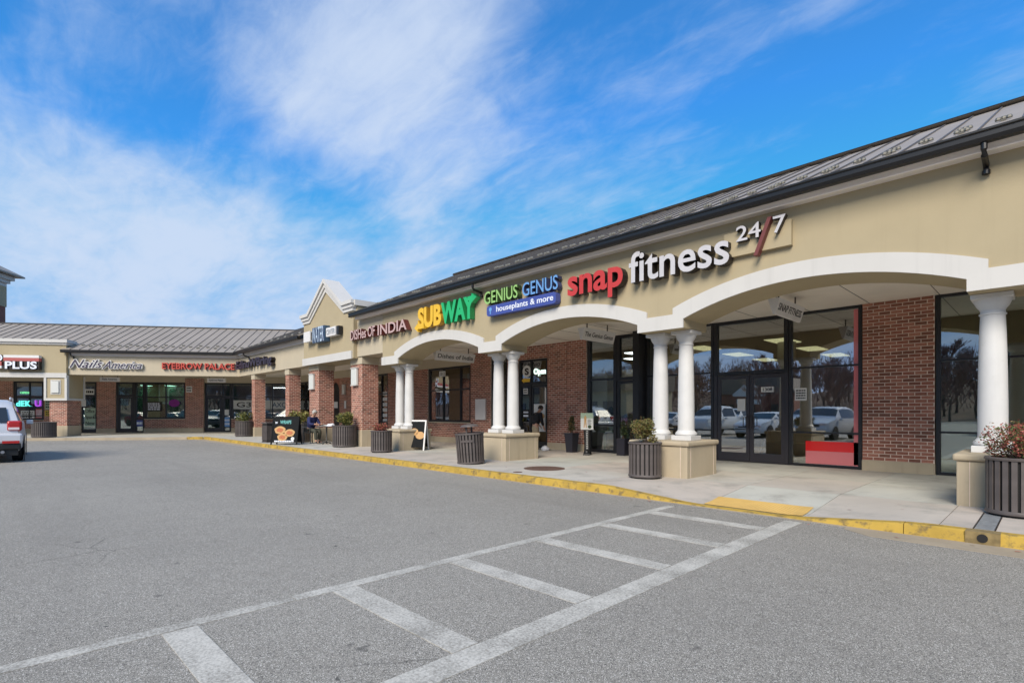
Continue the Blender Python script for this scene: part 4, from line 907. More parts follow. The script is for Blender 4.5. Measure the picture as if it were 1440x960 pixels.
# hanging blade signs under the canopy, V-shaped, facing along the walk
def blade(label, cx, y0, y1, zt, zb, text, cap):
    g = thing('hanging_sign', label, 'sign', (cx, (y0 + y1) / 2, zt), off=(cx, (y0 + y1) / 2, zt))
    b = MB(); ht = 0.11; hb = 0.02; f = lambda u, v, a: (u, a, v)
    b.prism([(cx - hb, zb), (cx + hb, zb), (cx + ht, zt), (cx - ht, zt)], y0, y1, f); part('sign_body', b, 'blade_white', g)
    b = MB()
    for y in (y0 + 0.25, y1 - 0.25): b.box(cx - .012, cx + .012, y - .012, y + .012, zt, 3.80)
    part('hanger', b, 'pole_metal', g)
    # lettering on the sloping face that looks along +X
    ob = lettering(g, text, -(y1 - y0) / 2 + 0.08, (y1 - y0) / 2 - 0.08, -cap / 2, cap, 0.006, 'black_text', off=0.008, merge=True, name='lettering')[0]
    me = ob.data; o3 = Vector((cx, (y0 + y1) / 2, zt)); n = Vector((zt - zb, 0, -(ht - hb))).normalized(); up = Vector((ht - hb, 0, zt - zb)).normalized(); ctr = Vector((cx + (ht + hb) / 2, (y0 + y1) / 2, (zt + zb) / 2))
    for v in me.vertices:
        q = v.co + o3; v.co = ctr + Vector((0, 1, 0)) * q.x + up * q.z + n * (0.004 - q.y) - o3
    me.update(); return g
blade('white hanging sign reading SNAP FITNESS', -3.73, 10.60, 12.05, 3.60, 3.30, 'SNAP FITNESS', 0.13)
blade('white hanging sign reading The Genius Genus', -8.50, 10.70, 12.1, 3.60, 3.30, 'The Genius Genus', 0.115)
blade('white hanging sign reading Dishes of India', -15.30, 10.95, 12.75, 3.60, 3.28, 'Dishes of India', 0.15)
def blade2(label, x, y0, y1, text):
    g = thing('hanging_sign', label, 'sign', w2(x, (y0 + y1) / 2, 3.42), W2, off=(x, (y0 + y1) / 2, 3.42))
    b = MB(); b.prism([(y0, 3.18), (y1, 3.18), (y1 , 3.42), (y0, 3.42)], x - 0.5, x + 0.5, YZ); part('sign_body', b, 'blade_white', g)
    b = MB(); b.box(x - .4, x - .38, (y0 + y1) / 2, (y0 + y1) / 2 + .02, 3.42, 3.77); b.box(x + .38, x + .4, (y0 + y1) / 2, (y0 + y1) / 2 + .02, 3.42, 3.77); part('hanger', b, 'pole_metal', g)
    lettering(g, text, x - .38, x + .38, 3.26, 0.10, .004, 'black_text', y=y0 - .005, merge=True, off=.01, name='lettering')
blade2('small white hanging sign reading Nails America above the side wing walk', -7.4, 1.5, 1.6, 'Nails America')
blade2('small white hanging sign reading Eyebrow Palace below the red letters', -1.75, 1.5, 1.6, 'Eyebrow Palace')

# ------------------------------------------------------------------ notices and things on the walls and panes
def board(name, label, cat, x, y, z, w, h, mt, wing=0, text=None, tm='black_text', d=0.012, cap=None, lines=None, group=None):
    loc = (x, y, z) if wing == 0 else w2(x, y, z)
    g = thing(name, label, cat, loc, 0 if wing == 0 else W2, group=group)
    b = MB(); b.box(-w / 2, w / 2, -d, 0, -h / 2, h / 2); part('sheet', b, mt, g)
    if lines:
        rr = random.Random(int(abs(x * 97 + z * 31))); lb = MB(); lh = h * .8 / lines
        for i in range(lines):
            a = -w * .4; zc = h * .4 - (i + .5) * lh
            while a < w * .34:
                l = w * rr.uniform(.08, .22); lb.box(a, min(a + l, w * .4), -d - .003, -d - .0005, zc - lh * .26, zc + lh * .26); a += l + w * .04
        part('print', lb, tm, g, kind='stuff')
    if text:
        rows = text if isinstance(text, list) else [text]; n = len(rows); c = cap or h / n * 0.55
        for i, t in enumerate(rows):
            lettering(g, t, -w * 0.42, w * 0.42, h / 2 - (i + 0.5) * h / n - c / 2, c, 0.004, tm, y=-d - .005, merge=True, off=.012, name='lettering')
    return g
GY = SY - 0.035
board('notice', 'small white notice on the right door-side pane of the gym', 'notice', -4.20, GY + .02, 1.84, 0.26, 0.30, 'paper', lines=4)
board('address_plate', 'white street number plate 1308 on the gym doors', 'number plate', -4.96, GY, 1.98, 0.30, 0.13, 'paper', text='1308')
board('notice', 'blank white paper sheet on the left gym door', 'notice', -5.60, GY, 1.60, 0.20, 0.31, 'paper')
g = board('menu_case', 'white wall case on the brick beside the restaurant window', 'menu case', -15.84, SY - .10, 1.53, 0.60, 0.82, 'blade_white', d=0.07)
board('notice', 'small white number sign beside the top of the near brick pier', 'number sign', -17.55, SY - .75, 3.0, 0.42, 0.22, 'paper', text='1312')
def sconce(label, x, y, z, wing=0, h=0.62, w=0.42):
    g = thing('wall_lamp', label, 'lamp', (x, y, z)); b = MB(); b.box(-w / 2, w / 2, -0.10, 0, -h / 2, h / 2); part('lamp_body', b, 'sconce_white', g, bev=0.02)
    b = MB(); b.box(-w / 2 - .02, w / 2 + .02, -0.115, 0, -h / 2 - .03, -h / 2 - .001); b.box(-w / 2 - .02, w / 2 + .02, -0.115, 0, h / 2 + .001, h / 2 + .03); part('lamp_trim', b, 'white_trim', g)
sconce('white box lamp on the brick pier nearest the white columns', -18.42, 9.535, 2.76)
sconce('white box lamp on the brick pier under the pointed gable', -22.30, 9.535, 2.74)
sconce('small white wall lamp on the brick beside the dark arched door', -27.6, SY - .09, 2.7, h=0.5, w=0.3)
board('notice', 'white notice on the brick right of the dark arched door', 'notice', -27.5, SY - .10, 1.85, 0.22, 0.42, 'paper')
board('notice', 'white notice hung in the dark arched doorway', 'notice', -28.9, SY + .01, 1.85, 0.5, 0.36, 'paper')
g = board('decal', 'round white letter S decal with yellow arrow on the sandwich shop sidelight', 'decal', -13.36, GY, 2.82, 0.02, 0.02, 'neon_white')
b = MB(); b.prism([(.22 * math.cos(t), .22 * math.sin(t) + .08) for t in [2 * PI * k / 20 for k in range(20)]], -.008, -.001, XZ); part('disc', b, 'paper', g)
lettering(g, 'S', -.10, .10, -.03, .22, .004, 'sign_side', y=-.013, off=.04, merge=True); b = MB(); b.prism([(-.26, -.24), (-.12, -.36), (-.12, -.30), (.16, -.30), (.16, -.17), (-.12, -.17), (-.12, -.12)], -.012, -.009, XZ); part('arrow', b, 'sub_yellow', g)
g = thing('open_sign', 'glowing white Open sign in the pane above the sandwich shop door', 'sign', (-12.72, GY, 2.78)); lettering(g, 'Open', -.30, .30, 0, .20, .02, 'neon_white', y=-.01, off=.02)
g = board('poster', 'food poster on the lower pane of the sandwich shop door', 'poster', -12.72, GY, 1.22, 0.56, 0.98, 'paper')
b = MB()
for cx, cz, r in ((-.12, .0, .13), (.12, .06, .12), (0, -.10, .12)): b.prism([(cx + r * math.cos(t), cz + r * .8 * math.sin(t)) for t in [2 * PI * k / 12 for k in range(12)]], -.016 - r * .01, -.0125, XZ)
part('food_picture', b, 'food_crust', g)
board('decal', 'white opening hours print on the sandwich shop sidelight', 'decal', -13.42, GY, 2.18, 0.22, 0.2, 'paper', lines=2)
board('decal', 'row of white words low on the sandwich shop sidelight', 'decal', -13.40, GY, 1.35, 0.30, 0.32, 'bin_inner', lines=2, tm='sign_print_white')
for i, x in enumerate((-18.3, -17.95, -17.6, -17.2, -16.95)):
    g = board('picture_frame', 'small framed certificate standing on the restaurant window sill', 'picture frame', x, SY + .10, 1.22, 0.2, 0.28, 'board_black', group='framed certificates along the restaurant window sill')
    b = MB(); b.box(-.07, .07, -.016, -.0125, -.1, .1); part('print', b, 'paper', g)
for i in range(6): board('notice', 'white sheet taped in the narrow window left of the white columns', 'notice', -23.3, GY, 1.0 + i * .27, 0.46, 0.17, 'paper', group='white sheets in the narrow window')
# red and pink bands set before the gym panes in place of a counter
c = thing('window_film', 'bright red band with pink lower part across the foot of the gym window', 'window film', (-3.6, SY - .006, 0.13))
b = MB(); b.box(-.50, .58, 0, .004, .37, .60); part('red_band', b, 'red_panel', c); b = MB(); b.box(-.50, .58, 0, .004, .07, .369); part('pink_band', b, 'pink_panel', c)
b = MB(); b.box(-.045, .045, 0, .004, 0, 3.5); single('window_film', 'slim upright red strip along the right edge of the gym window', 'window film', b, 'pink_panel', (-3.07, SY - .006, .22))
g = thing('exercise_bench', 'black bench frame with pale legs inside the gym doors', 'exercise bench', (-5.1, SY + 1.0, 0.13))
b = MB(); b.box(-.45, .45, 0, .9, 0.0, .45); part('pad', b, 'interior_dark', g); b = MB(); b.tube([(-.5, -.05, 0), (-.2, -.05, .75)], .02); b.tube([(.5, -.05, 0), (.15, -.05, .8)], .02); part('leg', b, 'drain_metal', g)
# plant shop display
g = thing('display_table', 'pale display table with pots behind the plant shop window', 'table', (-10.0, SY + .5, .13))
b = MB(); b.box(-.5, .5, 0, .5, .62, .68); part('table_top', b, 'paper_green', g)
for lx in (-.45, .45): b = MB(); b.box(lx - .03, lx + .03, .2, .26, 0, .62); part('leg', b, 'paper_green', g)
for i, (x, y, z, r, h) in enumerate(((-10.15, SY + .7, .81, .13, .22), (-9.8, SY + .75, .81, .10, .18), (-9.55, SY + .35, .13, .12, .55))):
    b = MB(); b.lathe([(r * .7, 0), (r, h), (r * .9, h), (r * .85, h - .02), (0.0, h - .02)], 14, (0, 0, 0), cap=False)
    single('flower_pot', ['pale green pot on the display table, left one', 'smaller pale pot on the display table, right one', 'tall pale pot standing by the plant shop door'][i], 'pot', b, 'curtain' if i != 1 else 'paper_green', (x, y, z), smooth=True)
b = MB(); b.box(-11.2, -8.8, 15.6, 15.7, 0.13, 2.9); single('warm_partition', 'warm tan partition wall inside the plant shop', 'partition', b, 'interior_warm')
b = MB(); b.box(-13.6, -12.4, 17, 17.1, 0.13, 3.0); single('pale_partition', 'pale partition wall inside the sandwich shop', 'partition', b, 'paper_green')
b = MB(); b.box(-19.0, -16.8, 16.8, 16.9, 0.13, 2.6); single('pale_screen', 'pale screen inside the restaurant', 'partition', b, 'curtain')
# side wing windows
WG = WS - 0.035
board('neon_sign', 'cyan neon letters in the far left window', 'neon sign', -14.35, WG - .01, 1.98, 0.02, 0.02, 'neon_cyan', 1)
g = [o for o in bpy.data.objects if o.name.startswith('neon_sign')][0]; lettering(g, 'dEK', -.38, .42, -.18, .34, .03, 'neon_cyan', y=-.03, off=.01)
g = thing('neon_sign', 'purple neon letter U in the far left window', 'neon sign', w2(-13.55, WG - .01, 1.98), W2); lettering(g, 'U', -.16, .2, -.18, .36, .03, 'neon_purple', y=-.03, off=.03)
g = thing('neon_sign', 'green neon open sign high in the far left window', 'neon sign', w2(-14.25, WG - .01, 2.65), W2); lettering(g, 'OPEN', -.25, .25, -.07, .13, .03, 'neon_green', y=-.03, off=.02)
board('poster', 'white poster low in the far left window', 'poster', -14.1, WG, 1.28, 0.75, 0.5, 'paper', 1, lines=4)
board('poster', 'red and white poster low in the far left window', 'poster', -13.45, WG, 1.35, 0.42, 0.6, 'plus_red', 1, lines=4, tm='sign_print_white')
board('poster', 'pale green notice above the yellow one beside the far pier', 'poster', -12.86, WS - .10, 1.92, 0.5, 0.62, 'paper_green', 1, lines=3)
board('poster', 'yellow notice beside the far pier', 'poster', -12.86, WS - .10, 1.36, 0.5, 0.34, 'paper_yellow', 1, lines=2)
board('poster', 'pale green office space poster on the leftmost narrow door', 'poster', -10.62, WG, 1.12, 0.62, 1.15, 'paper_green', 1, ['Office', 'Space', 'Now'])
board('poster', 'small white poster with a car silhouette on the transom of the leftmost narrow door', 'poster', -10.62, WG - .03, 2.72, 0.5, 0.36, 'paper', 1, lines=1)
board('poster', 'small white notice halfway up the leftmost narrow door', 'poster', -10.98, WG, 2.0, 0.26, 0.42, 'paper', 1)
board('decal', 'white lettering in the nail salon window', 'decal', -6.92, WG, 1.80, 0.9, 0.62, 'interior_dark', 1, lines=4, tm='sign_print_white')
b = MB()
for k in range(9): a = 2 * PI * k / 9; b.lathe([(.02, 0), (.13, .04), (.02, .08)], 10, T=Matrix.Translation((.2 * math.cos(a), -.03, .13 * math.sin(a))) @ Matrix.Rotation(PI / 2, 4, 'X'))
o = single('flower_decal', 'purple flower ornament in the nail salon window', 'ornament', b, 'flower_purple', w2(-5.7, WG, 2.02), W2)
board('number_sign', 'white square sign on the brick right of the salon window', 'sign', -4.78, WS - .17, 2.92, 0.36, 0.40, 'paper', 1, lines=2)
board('poster', 'blue and white sticker at the foot of the second door sidelight', 'poster', -7.77, WG, 0.72, 0.40, 0.4, 'sign_plaque_blue', 1, lines=1, tm='sign_print_white')
board('poster', 'blue and white sticker at the foot of the sidelight beside the round planter', 'poster', -2.52, WG, 0.78, 0.38, 0.62, 'sign_genius_blue', 1, lines=2, tm='sign_print_white')
board('poster', 'small white sheet on the sidelight beside the round planter', 'poster', -2.55, WG, 1.42, 0.26, 0.36, 'paper', 1)
board('banner', 'long grey lettered banner across the corner shop windows', 'banner', -1.0, WG, 1.93, 2.3, 0.58, 'curtain', 1, ['G3:11'], 'interior_dark')
board('banner', 'short pale blue pictured banner in the window between the brick piers', 'banner', 0.75, WG, 1.93, 1.1, 0.55, 'curtain', 1, ['AXQ'], 'water_blue')

# ------------------------------------------------------------------ plants
def leaves(mb, n, fn, size, seed, flat=0.6):
    rr = random.Random(seed)
    for _ in range(n):
        c = fn(rr); a = rr.uniform(0, 2 * PI); el = rr.uniform(-0.6, 1.1); d = Vector((math.cos(a) * math.cos(el), math.sin(a) * math.cos(el), math.sin(el)))
        s = d.cross(Vector((rr.uniform(-1, 1), rr.uniform(-1, 1), rr.uniform(-1, 1)))).normalized(); L = size * rr.uniform(.6, 1.3); w = L * .28 * flat / .6
        mb.add([c, c + d * L * .5 + s * w, c + d * L, c + d * L * .5 - s * w], [(0, 1, 2, 3)])
def shrub(label, x, y, z, rx, h, mats, seed, n=1500, size=.055, shape='ball', group=None):
    g = thing('shrub', label, 'shrub', (x, y, z), group=group); rr = random.Random(seed)
    lobes = []
    for k in range(13):
        a = rr.uniform(0, 2 * PI); r = rx * math.sqrt(rr.random()) * .72; zz = rr.uniform(.15, .8) * h
        if shape == 'cone': r *= (1 - zz / h) * .9
        lobes.append((Vector((r * math.cos(a), r * math.sin(a), zz)), rx * rr.uniform(.28, .46)))
    for mi, (mt, fr) in enumerate(mats):
        mb = MB()
        def fn(q):
            c, rd = q.choice(lobes); v = Vector((q.gauss(0, 1), q.gauss(0, 1), q.gauss(0, 1))).normalized() * rd * q.uniform(.55, 1.05)
            p = c + v; p.z = max(p.z, .02); 
            if q.random() < .04: p += v * .5
            return p
        leaves(mb, int(n * fr), fn, size, seed + mi); part('foliage', mb, mt, g, kind='stuff')
    mb = MB()
    for k in range(16):
        c, rd = rr.choice(lobes); mb.tube([(rr.uniform(-.05, .05), rr.uniform(-.05, .05), 0), c * .5, c + Vector((rr.uniform(-1, 1), rr.uniform(-1, 1), 1)) * rd * .7], .007, 4, .002)
    part('stem', mb, 'twig', g); return g
def planter(label, x, y, r, h, seed=0, name='round_planter', cat='planter', tilt=0, group='slatted round planters on the sidewalk', rim=True):
    g = thing(name, label, cat, (x, y, 0.13), seed * 0.37, group=group); n = int(2 * PI * r / 0.083)
    b = MB(); w = 2 * PI * r / n * 0.32; b.box(r - .012, r, -w, w, 0.045, h - .02); sm = b.mesh('slat', 'bin_slat')
    for k in range(n): a = 2 * PI * k / n; o = obj('slat', sm, g); o.rotation_euler = (0, 0, a)
    b = MB(); b.lathe([(r - .05, h - .035), (r + .012, h - .035), (r + .018, h - .012), (r + .005, h), (r - .045, h), (r - .05, h - .035)], 40, cap=False); part('rim', b, 'bin_slat', g, smooth=True)
    b = MB(); b.lathe([(r - .04, .03), (r + .008, .03), (r + .012, .05), (r + .004, .075), (r - .04, .075), (r - .04, .03)], 40, cap=False); part('base_ring', b, 'bin_slat', g, smooth=True)
    b = MB(); b.lathe([(r - .03, .0), (r - .025, h - .05), (0, h - .05)], 32, cap=False); part('liner', b, 'bin_inner', g, smooth=True)
    b = MB(); b.lathe([(r - .03, h - .048), (r * .5, h - .03), (0, h - .025)], 24, cap=False); part('soil', b, 'soil', g, smooth=True); return g
pl = [('nearest slatted round planter at the right edge, holding a reddish shrub', 1431, 6.45, .295, .72),
      ('slatted round planter in front of the white columns left of the gym doors', 907, 10.24, .31, .70),
      ('slatted round planter beside the leftmost white column pedestal', 536.5, 16.8, .33, .70),
      ('wide slatted planter in front of the near brick pier', 484.5, 19.5, .43, .80),
      ('wide slatted planter before the farthest brick pier by the corner', 343.5, 28.0, .44, .83),
      ('wide slatted planter half hidden behind the black board with wraps', 421, 22.6, .43, .80)]
for i, (lb, px, d, r, h) in enumerate(pl): q = A(px, d); planter(lb, q[0], q[1], r, h, i + 1)
q = w2(-8.95, -1.25); planter('wide low slatted tub without a plant at the far brick pier', q[0], q[1], .50, .80, 9)
def at(i): q = A(pl[i][1], pl[i][2]); return q[0], q[1], 0.13 + pl[i][4] - .05
shrub('reddish green leafy shrub in the planter at the right edge', *at(0), .40, .47, [('leaf_red', .46), ('leaf_olive', .24), ('leaf_green', .30)], 1, 5200, .032)
shrub('olive bronze upright shrub in the planter left of the gym doors', *at(1), .29, .60, [('leaf_olive', .5), ('leaf_yellow', .2), ('leaf_green', .3)], 2, 4200, .036)
shrub('small red shrub in the planter at the leftmost column pedestal', *at(2), .26, .24, [('leaf_red', .80), ('leaf_green', .15)], 3, 1300, .05)
shrub('yellow green bush in the wide planter at the near brick pier', *at(3), .40, .52, [('leaf_yellow', .6), ('leaf_green', .4)], 4, 1800, .07)
shrub('rounded green bush in the wide planter near the corner', *at(4), .40, .50, [('leaf_yellow', .35), ('leaf_green', .65)], 5, 1500, .07)
shrub('yellow flecked bush behind the black board with wraps', *at(5), .46, .58, [('leaf_yellow', .6), ('leaf_olive', .2), ('leaf_green', .2)], 6, 1700, .08)
g = thing('tall_planter', 'dark square tapered planter against the brick of the plant shop', 'planter', (-10.75, 13.05, .13)); b = MB()
for z0, z1, a, c in ((0, .58, .125, .165),): b.add([(-a, -a, z0), (a, -a, z0), (a, a, z0), (-a, a, z0), (-c, -c, z1), (c, -c, z1), (c, c, z1), (-c, c, z1)], [(0, 1, 5, 4), (1, 2, 6, 5), (2, 3, 7, 6), (3, 0, 4, 7), (3, 2, 1, 0), (4, 5, 6, 7)])
part('pot', b, 'planter_dark', g); b = MB(); b.box(-.18, .18, -.18, .18, .58, .62); part('rim', b, 'planter_dark', g)
shrub('thin conical evergreen in the dark square planter', -10.75, 13.05, .75, .17, .62, [('leaf_olive', .5), ('leaf_dark', .5)], 7, 1100, .05, 'cone')
g = thing('tall_planter', 'dark square planter inside the shadow of the plant shop door', 'planter', (-8.9, 13.2, .13)); b = MB(); b.box(-.14, .14, -.14, .14, 0, .5); part('pot', b, 'planter_dark', g)
shrub('leafy house plant on the display table behind the plant shop window', -10.15, SY + .7, 1.0, .24, .6, [('leaf_green', .7), ('leaf_dark', .3)], 21, 900, .08)
shrub('trailing house plant standing behind the plant shop door pane', -9.1, SY + .6, .3, .3, 1.5, [('leaf_green', .6), ('leaf_dark', .4)], 22, 1300, .09)
shrub('dark small evergreen by the plant shop door', -8.9, 13.2, .62, .15, .6, [('leaf_dark', .6), ('leaf_green', .4)], 8, 900, .045, 'cone')

# ------------------------------------------------------------------ litter bins
def litter():
    x, y, _ = A(662.5, 13.1); g = thing('litter_bin', 'leaning slatted litter bin with a raised hood before the white columns', 'litter bin', (x, y, .13), 0.3); g.rotation_euler = (R(2.0), R(-3.0), .3)
    r0, r1, h = .335, .355, .76; n = 26
    b = MB(); w = .024; b.add([(r0, -w, .04), (r0, w, .04), (r1, w, h), (r1, -w, h), (r0 - .01, -w, .04), (r0 - .01, w, .04), (r1 - .01, w, h), (r1 - .01, -w, h)], [(0, 1, 2, 3), (7, 6, 5, 4), (0, 4, 5, 1), (1, 5, 6, 2), (2, 6, 7, 3), (3, 7, 4, 0)]); sm = b.mesh('slat', 'bin_slat')
    for k in range(n): o = obj('slat', sm, g); o.rotation_euler = (0, 0, 2 * PI * k / n)
    b = MB(); b.lathe([(r1 - .04, h - .03), (r1 + .012, h - .03), (r1 + .012, h + .01), (r1 - .04, h + .01), (r1 - .04, h - .03)], 36, cap=False); part('rim', b, 'bin_slat', g, smooth=True)
    b = MB(); b.lathe([(r0 - .04, .02), (r0 + .012, .02), (r0 + .012, .06), (r0 - .04, .06), (r0 - .04, .02)], 36, cap=False); part('base_ring', b, 'bin_slat', g, smooth=True)
    b = MB(); b.lathe([(r0 - .03, 0.01), (r1 - .03, h - .04), (0.08, h - .06)], 30, cap=False); part('liner', b, 'bin_inner', g, smooth=True)
    b = MB(); b.lathe([(.24, h + .16), (.22, h + .19), (.12, h + .225), (.0, h + .235)], 28, (.02, 0, 0), cap=False); part('hood', b, 'bin_slat', g, smooth=True)
    b = MB(); b.box(-.02, .02, .10, .13, h - .1, h + .20); b.box(-.02, .02, -.13, -.10, h - .1, h + .20); part('hood_post', b, 'bin_slat', g)
    b = MB(); b.prism([(r1 * 1.012 * math.cos(t), r1 * 1.012 * math.sin(t)) for t in [R(-95 + 7 * k) for k in range(9)]] + [((r1 - .01) * math.cos(t), (r1 - .01) * math.sin(t)) for t in [R(-95 + 7 * k) for k in reversed(range(9))]], h * .72, h * .79, XY); part('slat_band', b, 'bin_slat', g)
litter()
x, y, _ = A(379, 22.4); g = thing('litter_bin', 'square grey slatted litter bin behind the black board with wraps', 'litter bin', (x, y, .13), .1)
b = MB(); b.box(-.21, .21, -.21, .21, .05, .80); part('body', b, 'bin_inner', g)
for k in range(6):
    for s, rot in ((-1, 0), (1, 0)):
        b = MB(); xx = -.2 + k * .08; b.box(xx - .025, xx + .025, s * .215 - .006, s * .215 + .006, .1, .72); part('slat', b, 'bin_slat', g)
    b = MB(); b.box(.209, .221, xx - .025, xx + .025, .1, .72); part('slat', b, 'bin_slat', g)
b = MB(); b.box(-.24, .24, -.24, .24, .80, .86); b.box(-.23, .23, -.23, .23, 0, .05); part('rim', b, 'bin_slat', g)

# ------------------------------------------------------------------ boards on the walk
def aboard(name, label, x, y, rz, w, h, fr, face, wraps=True, text=None):
    g = thing(name, label, 'sandwich board', (x, y, .13), rz); s = .26
    for sg in (-1, 1):
        f = lambda u, v, a, sg=sg: (u, sg * (s * (1 - v / h) + a), v)
        b = MB(); b.prism([(-w / 2 + .05, .10), (w / 2 - .05, .10), (w / 2 - .05, h - .03), (-w / 2 + .05, h - .03)], -.005, .012, f); p = part('panel', b, face, g)
        for xx in (-w / 2, w / 2 - .045):
            b = MB(); b.prism([(xx, 0), (xx + .045, 0), (xx + .045, h), (xx, h)], -.02, .022, f); part('leg', b, fr, g)
        b = MB(); b.prism([(-w / 2 + .045, h - .05), (w / 2 - .045, h - .05), (w / 2 - .045, h), (-w / 2 + .045, h)], -.015, .02, f); part('top_rail', b, fr, g)
        if sg == -1: F1 = f; P1 = p
    return g, F1, P1
x, y, _ = A(403, 20.9)
g, f, p = aboard('sandwich_board', 'black sandwich board picturing three filled wraps under teal letters', x, y, R(46), 1.05, 1.12, 'board_black', 'board_black')
for cx, cz, r, mt in ((-.2, .58, .215, 'food_crust'), (.19, .47, .205, 'food_crust'), (-.08, .30, .20, 'food_crust')):
    rr = random.Random(int(r * 1000)); b = MB(); b.prism([(cx + r * (1 + .08 * math.sin(5 * t)) * math.cos(t), cz + r * .72 * math.sin(t)) for t in [2 * PI * k / 18 for k in range(18)]], .0125, .02, f); w = part('wrap_picture', b, mt, g)
    b = MB(); b.prism([(cx + r * .62 * math.cos(t), cz + r * .4 * (1 + .15 * math.sin(4 * t)) * math.sin(t)) for t in [2 * PI * k / 14 for k in range(14)]], .0205, .026, f); part('filling_picture', b, 'food_filling', w)
b = MB(); b.prism([(.33 + .07 * math.cos(t), .24 + .07 * math.sin(t)) for t in [2 * PI * k / 12 for k in range(12)]], .0125, .02, f); part('price_disc', b, 'paper', g)
for txt, a, c, z, cp, mt in (('WRAPS', -.22, .22, .83, .13, 'wraps_teal'), ('W', -.42, -.32, .83, .08, 'sign_print_white')):
    o = lettering(g, txt, a, c, z, cp, .004, mt, merge=True, off=.02, name='lettering')[0]
    for v in o.data.vertices: v.co = Vector(f(v.co.x, v.co.z, .017 - v.co.y))
b = MB()
for k in range(11): b.prism([(-.38 + k * .07, .115), (-.325 + k * .07, .115), (-.325 + k * .07, .17), (-.38 + k * .07, .17)], .0125, .016, f)
part('print', b, 'sign_print_white', g, kind='stuff')
g, f, p = aboard('sandwich_board', 'white-framed sandwich board with a food picture behind the leftmost pedestal', A(588, 17.9)[0], A(588, 17.9)[1], R(36), .62, 1.02, 'blade_white', 'board_black')
for cx, cz, r in ((-.1, .62, .15), (.12, .5, .16)): b = MB(); b.prism([(cx + r * math.cos(t), cz + r * .8 * math.sin(t)) for t in [2 * PI * k / 14 for k in range(14)]], .0125, .02, f); part('food_picture', b, 'food_crust', g)
# boot-shaped sign stand
g = thing('boot_stand', 'tall black laced boot shaped stand carrying a green and white sign', 'sign stand', (-9.80, 12.65, .13), R(30))
b = MB(); b.lathe([(.11, .0), (.125, .02), (.125, .05), (.11, .08), (.10, .30), (.115, .6), (.125, .74), (.12, .78)], 18); part('boot_shaft', b, 'black_plastic', g, smooth=True)
b = MB(); b.box(-.10, .10, -.26, .10, 0, .045); part('boot_sole', b, 'black_plastic', g, bev=.01)
b = MB(); b.lathe([(.09, 0), (.095, .04), (.075, .09), (.03, .12), (0, .125)], 16, (0, -.15, .045), cap=False); part('boot_toe', b, 'black_plastic', g, smooth=True)
b = MB()
for k in range(11): z = .14 + k * .056; b.tube([(-.03, -.115, z), (.03, -.12, z + .03)], .006, 5); b.tube([(.03, -.115, z), (-.03, -.12, z + .03)], .006, 5)
part('laces', b, 'paper', g)
g2 = g; b = MB(); b.box(-.19, .19, -.135, -.12, .76, 1.26); part('sign_panel', b, 'paper', g2); b = MB(); b.box(-.19, .19, -.138, -.1355, 1.10, 1.26); part('sign_header', b, 'paper_green', g2)
b = MB(); b.prism([(-.10, .82), (-.07, .82), (-.06, 1.0), (-.03, .82), (-.005, .82), (-.02, 1.02), (-.01, 1.12), (-.05, 1.20), (-.09, 1.12), (-.08, 1.02)], -.139, -.1355, XZ); part('figure_print', b, 'food_crust', g2)
b = MB()
for k in range(4): b.box(.02, .13 - .02 * (k % 2), -.139, -.1355, .93 + k * .04, .945 + k * .04)
part('print', b, 'black_text', g2, kind='stuff')
b = MB(); b.lathe([(.07, 0), (.11, .015), (.02, .03)], 10, T=Matrix.Translation((0.08, -.137, .85)) @ Matrix.Rotation(PI / 2, 4, 'X') @ Matrix.Scale(.5, 4)); part('leaf_print', b, 'leaf_dark', g2)

# ------------------------------------------------------------------ outdoor furniture
def chair(label, x, y, rz, group='slatted metal cafe chairs'):
    g = thing('cafe_chair', label, 'chair', (x, y, .13), rz, group=group); m = 'iron_furniture'
    for sx in (-.22, .22):
        for sy, nm in ((-.22, 'f'), (.22, 'b')):
            b = MB(); b.tube([(sx, sy, 0), (sx * .9, sy * .9, .25), (sx, sy, .44)], .019); part('leg', b, m, g)
    b = MB()
    for k in range(5): yy = -.22 + k * .11; b.box(-.25, .25, yy - .045, yy + .045, .44, .465)
    part('seat', b, m, g)
    b = MB(); b.tube([(-.22, .22, .45), (-.23, .28, .7), (-.22, .32, .86), (.22, .32, .86), (.23, .28, .7), (.22, .22, .45)], .018)
    for k in range(5): xx = -.14 + k * .07; b.box(xx - .02, xx + .02, .27, .29, .48, .85)
    part('backrest', b, m, g)
    for sx in (-.25, .25): b = MB(); b.tube([(sx, -.2, .45), (sx, -.22, .64), (sx, 0, .67), (sx, .26, .67)], .016); part('armrest', b, m, g)
    return g
PX, PY = -21.30, 9.05; FA = R(14)     # seated person's spot and facing angle
fx, fy = math.cos(FA), math.sin(FA)
chair('metal cafe chair that the person in the blue jacket sits on', PX, PY, FA + PI / 2)
tx, ty = PX + fx * .95, PY + fy * .95
g = thing('cafe_table', 'metal cafe table in front of the seated person', 'table', (tx, ty, .13), FA)
b = MB(); b.lathe([(.42, .70), (.43, .715), (.42, .73)], 24); part('table_top', b, 'iron_furniture', g)
b = MB(); b.lathe([(.03, .02), (.03, .70)], 10); part('pedestal', b, 'iron_furniture', g)
for k in range(4): b = MB(); a = k * PI / 2 + .4; b.tube([(0, 0, .12), (.16 * math.cos(a), .16 * math.sin(a), .09), (.32 * math.cos(a), .32 * math.sin(a), .012)], .02); part('leg', b, 'iron_furniture', g)
chair('empty metal cafe chair across the table', PX + fx * 1.85, PY + fy * 1.85, FA - PI / 2)
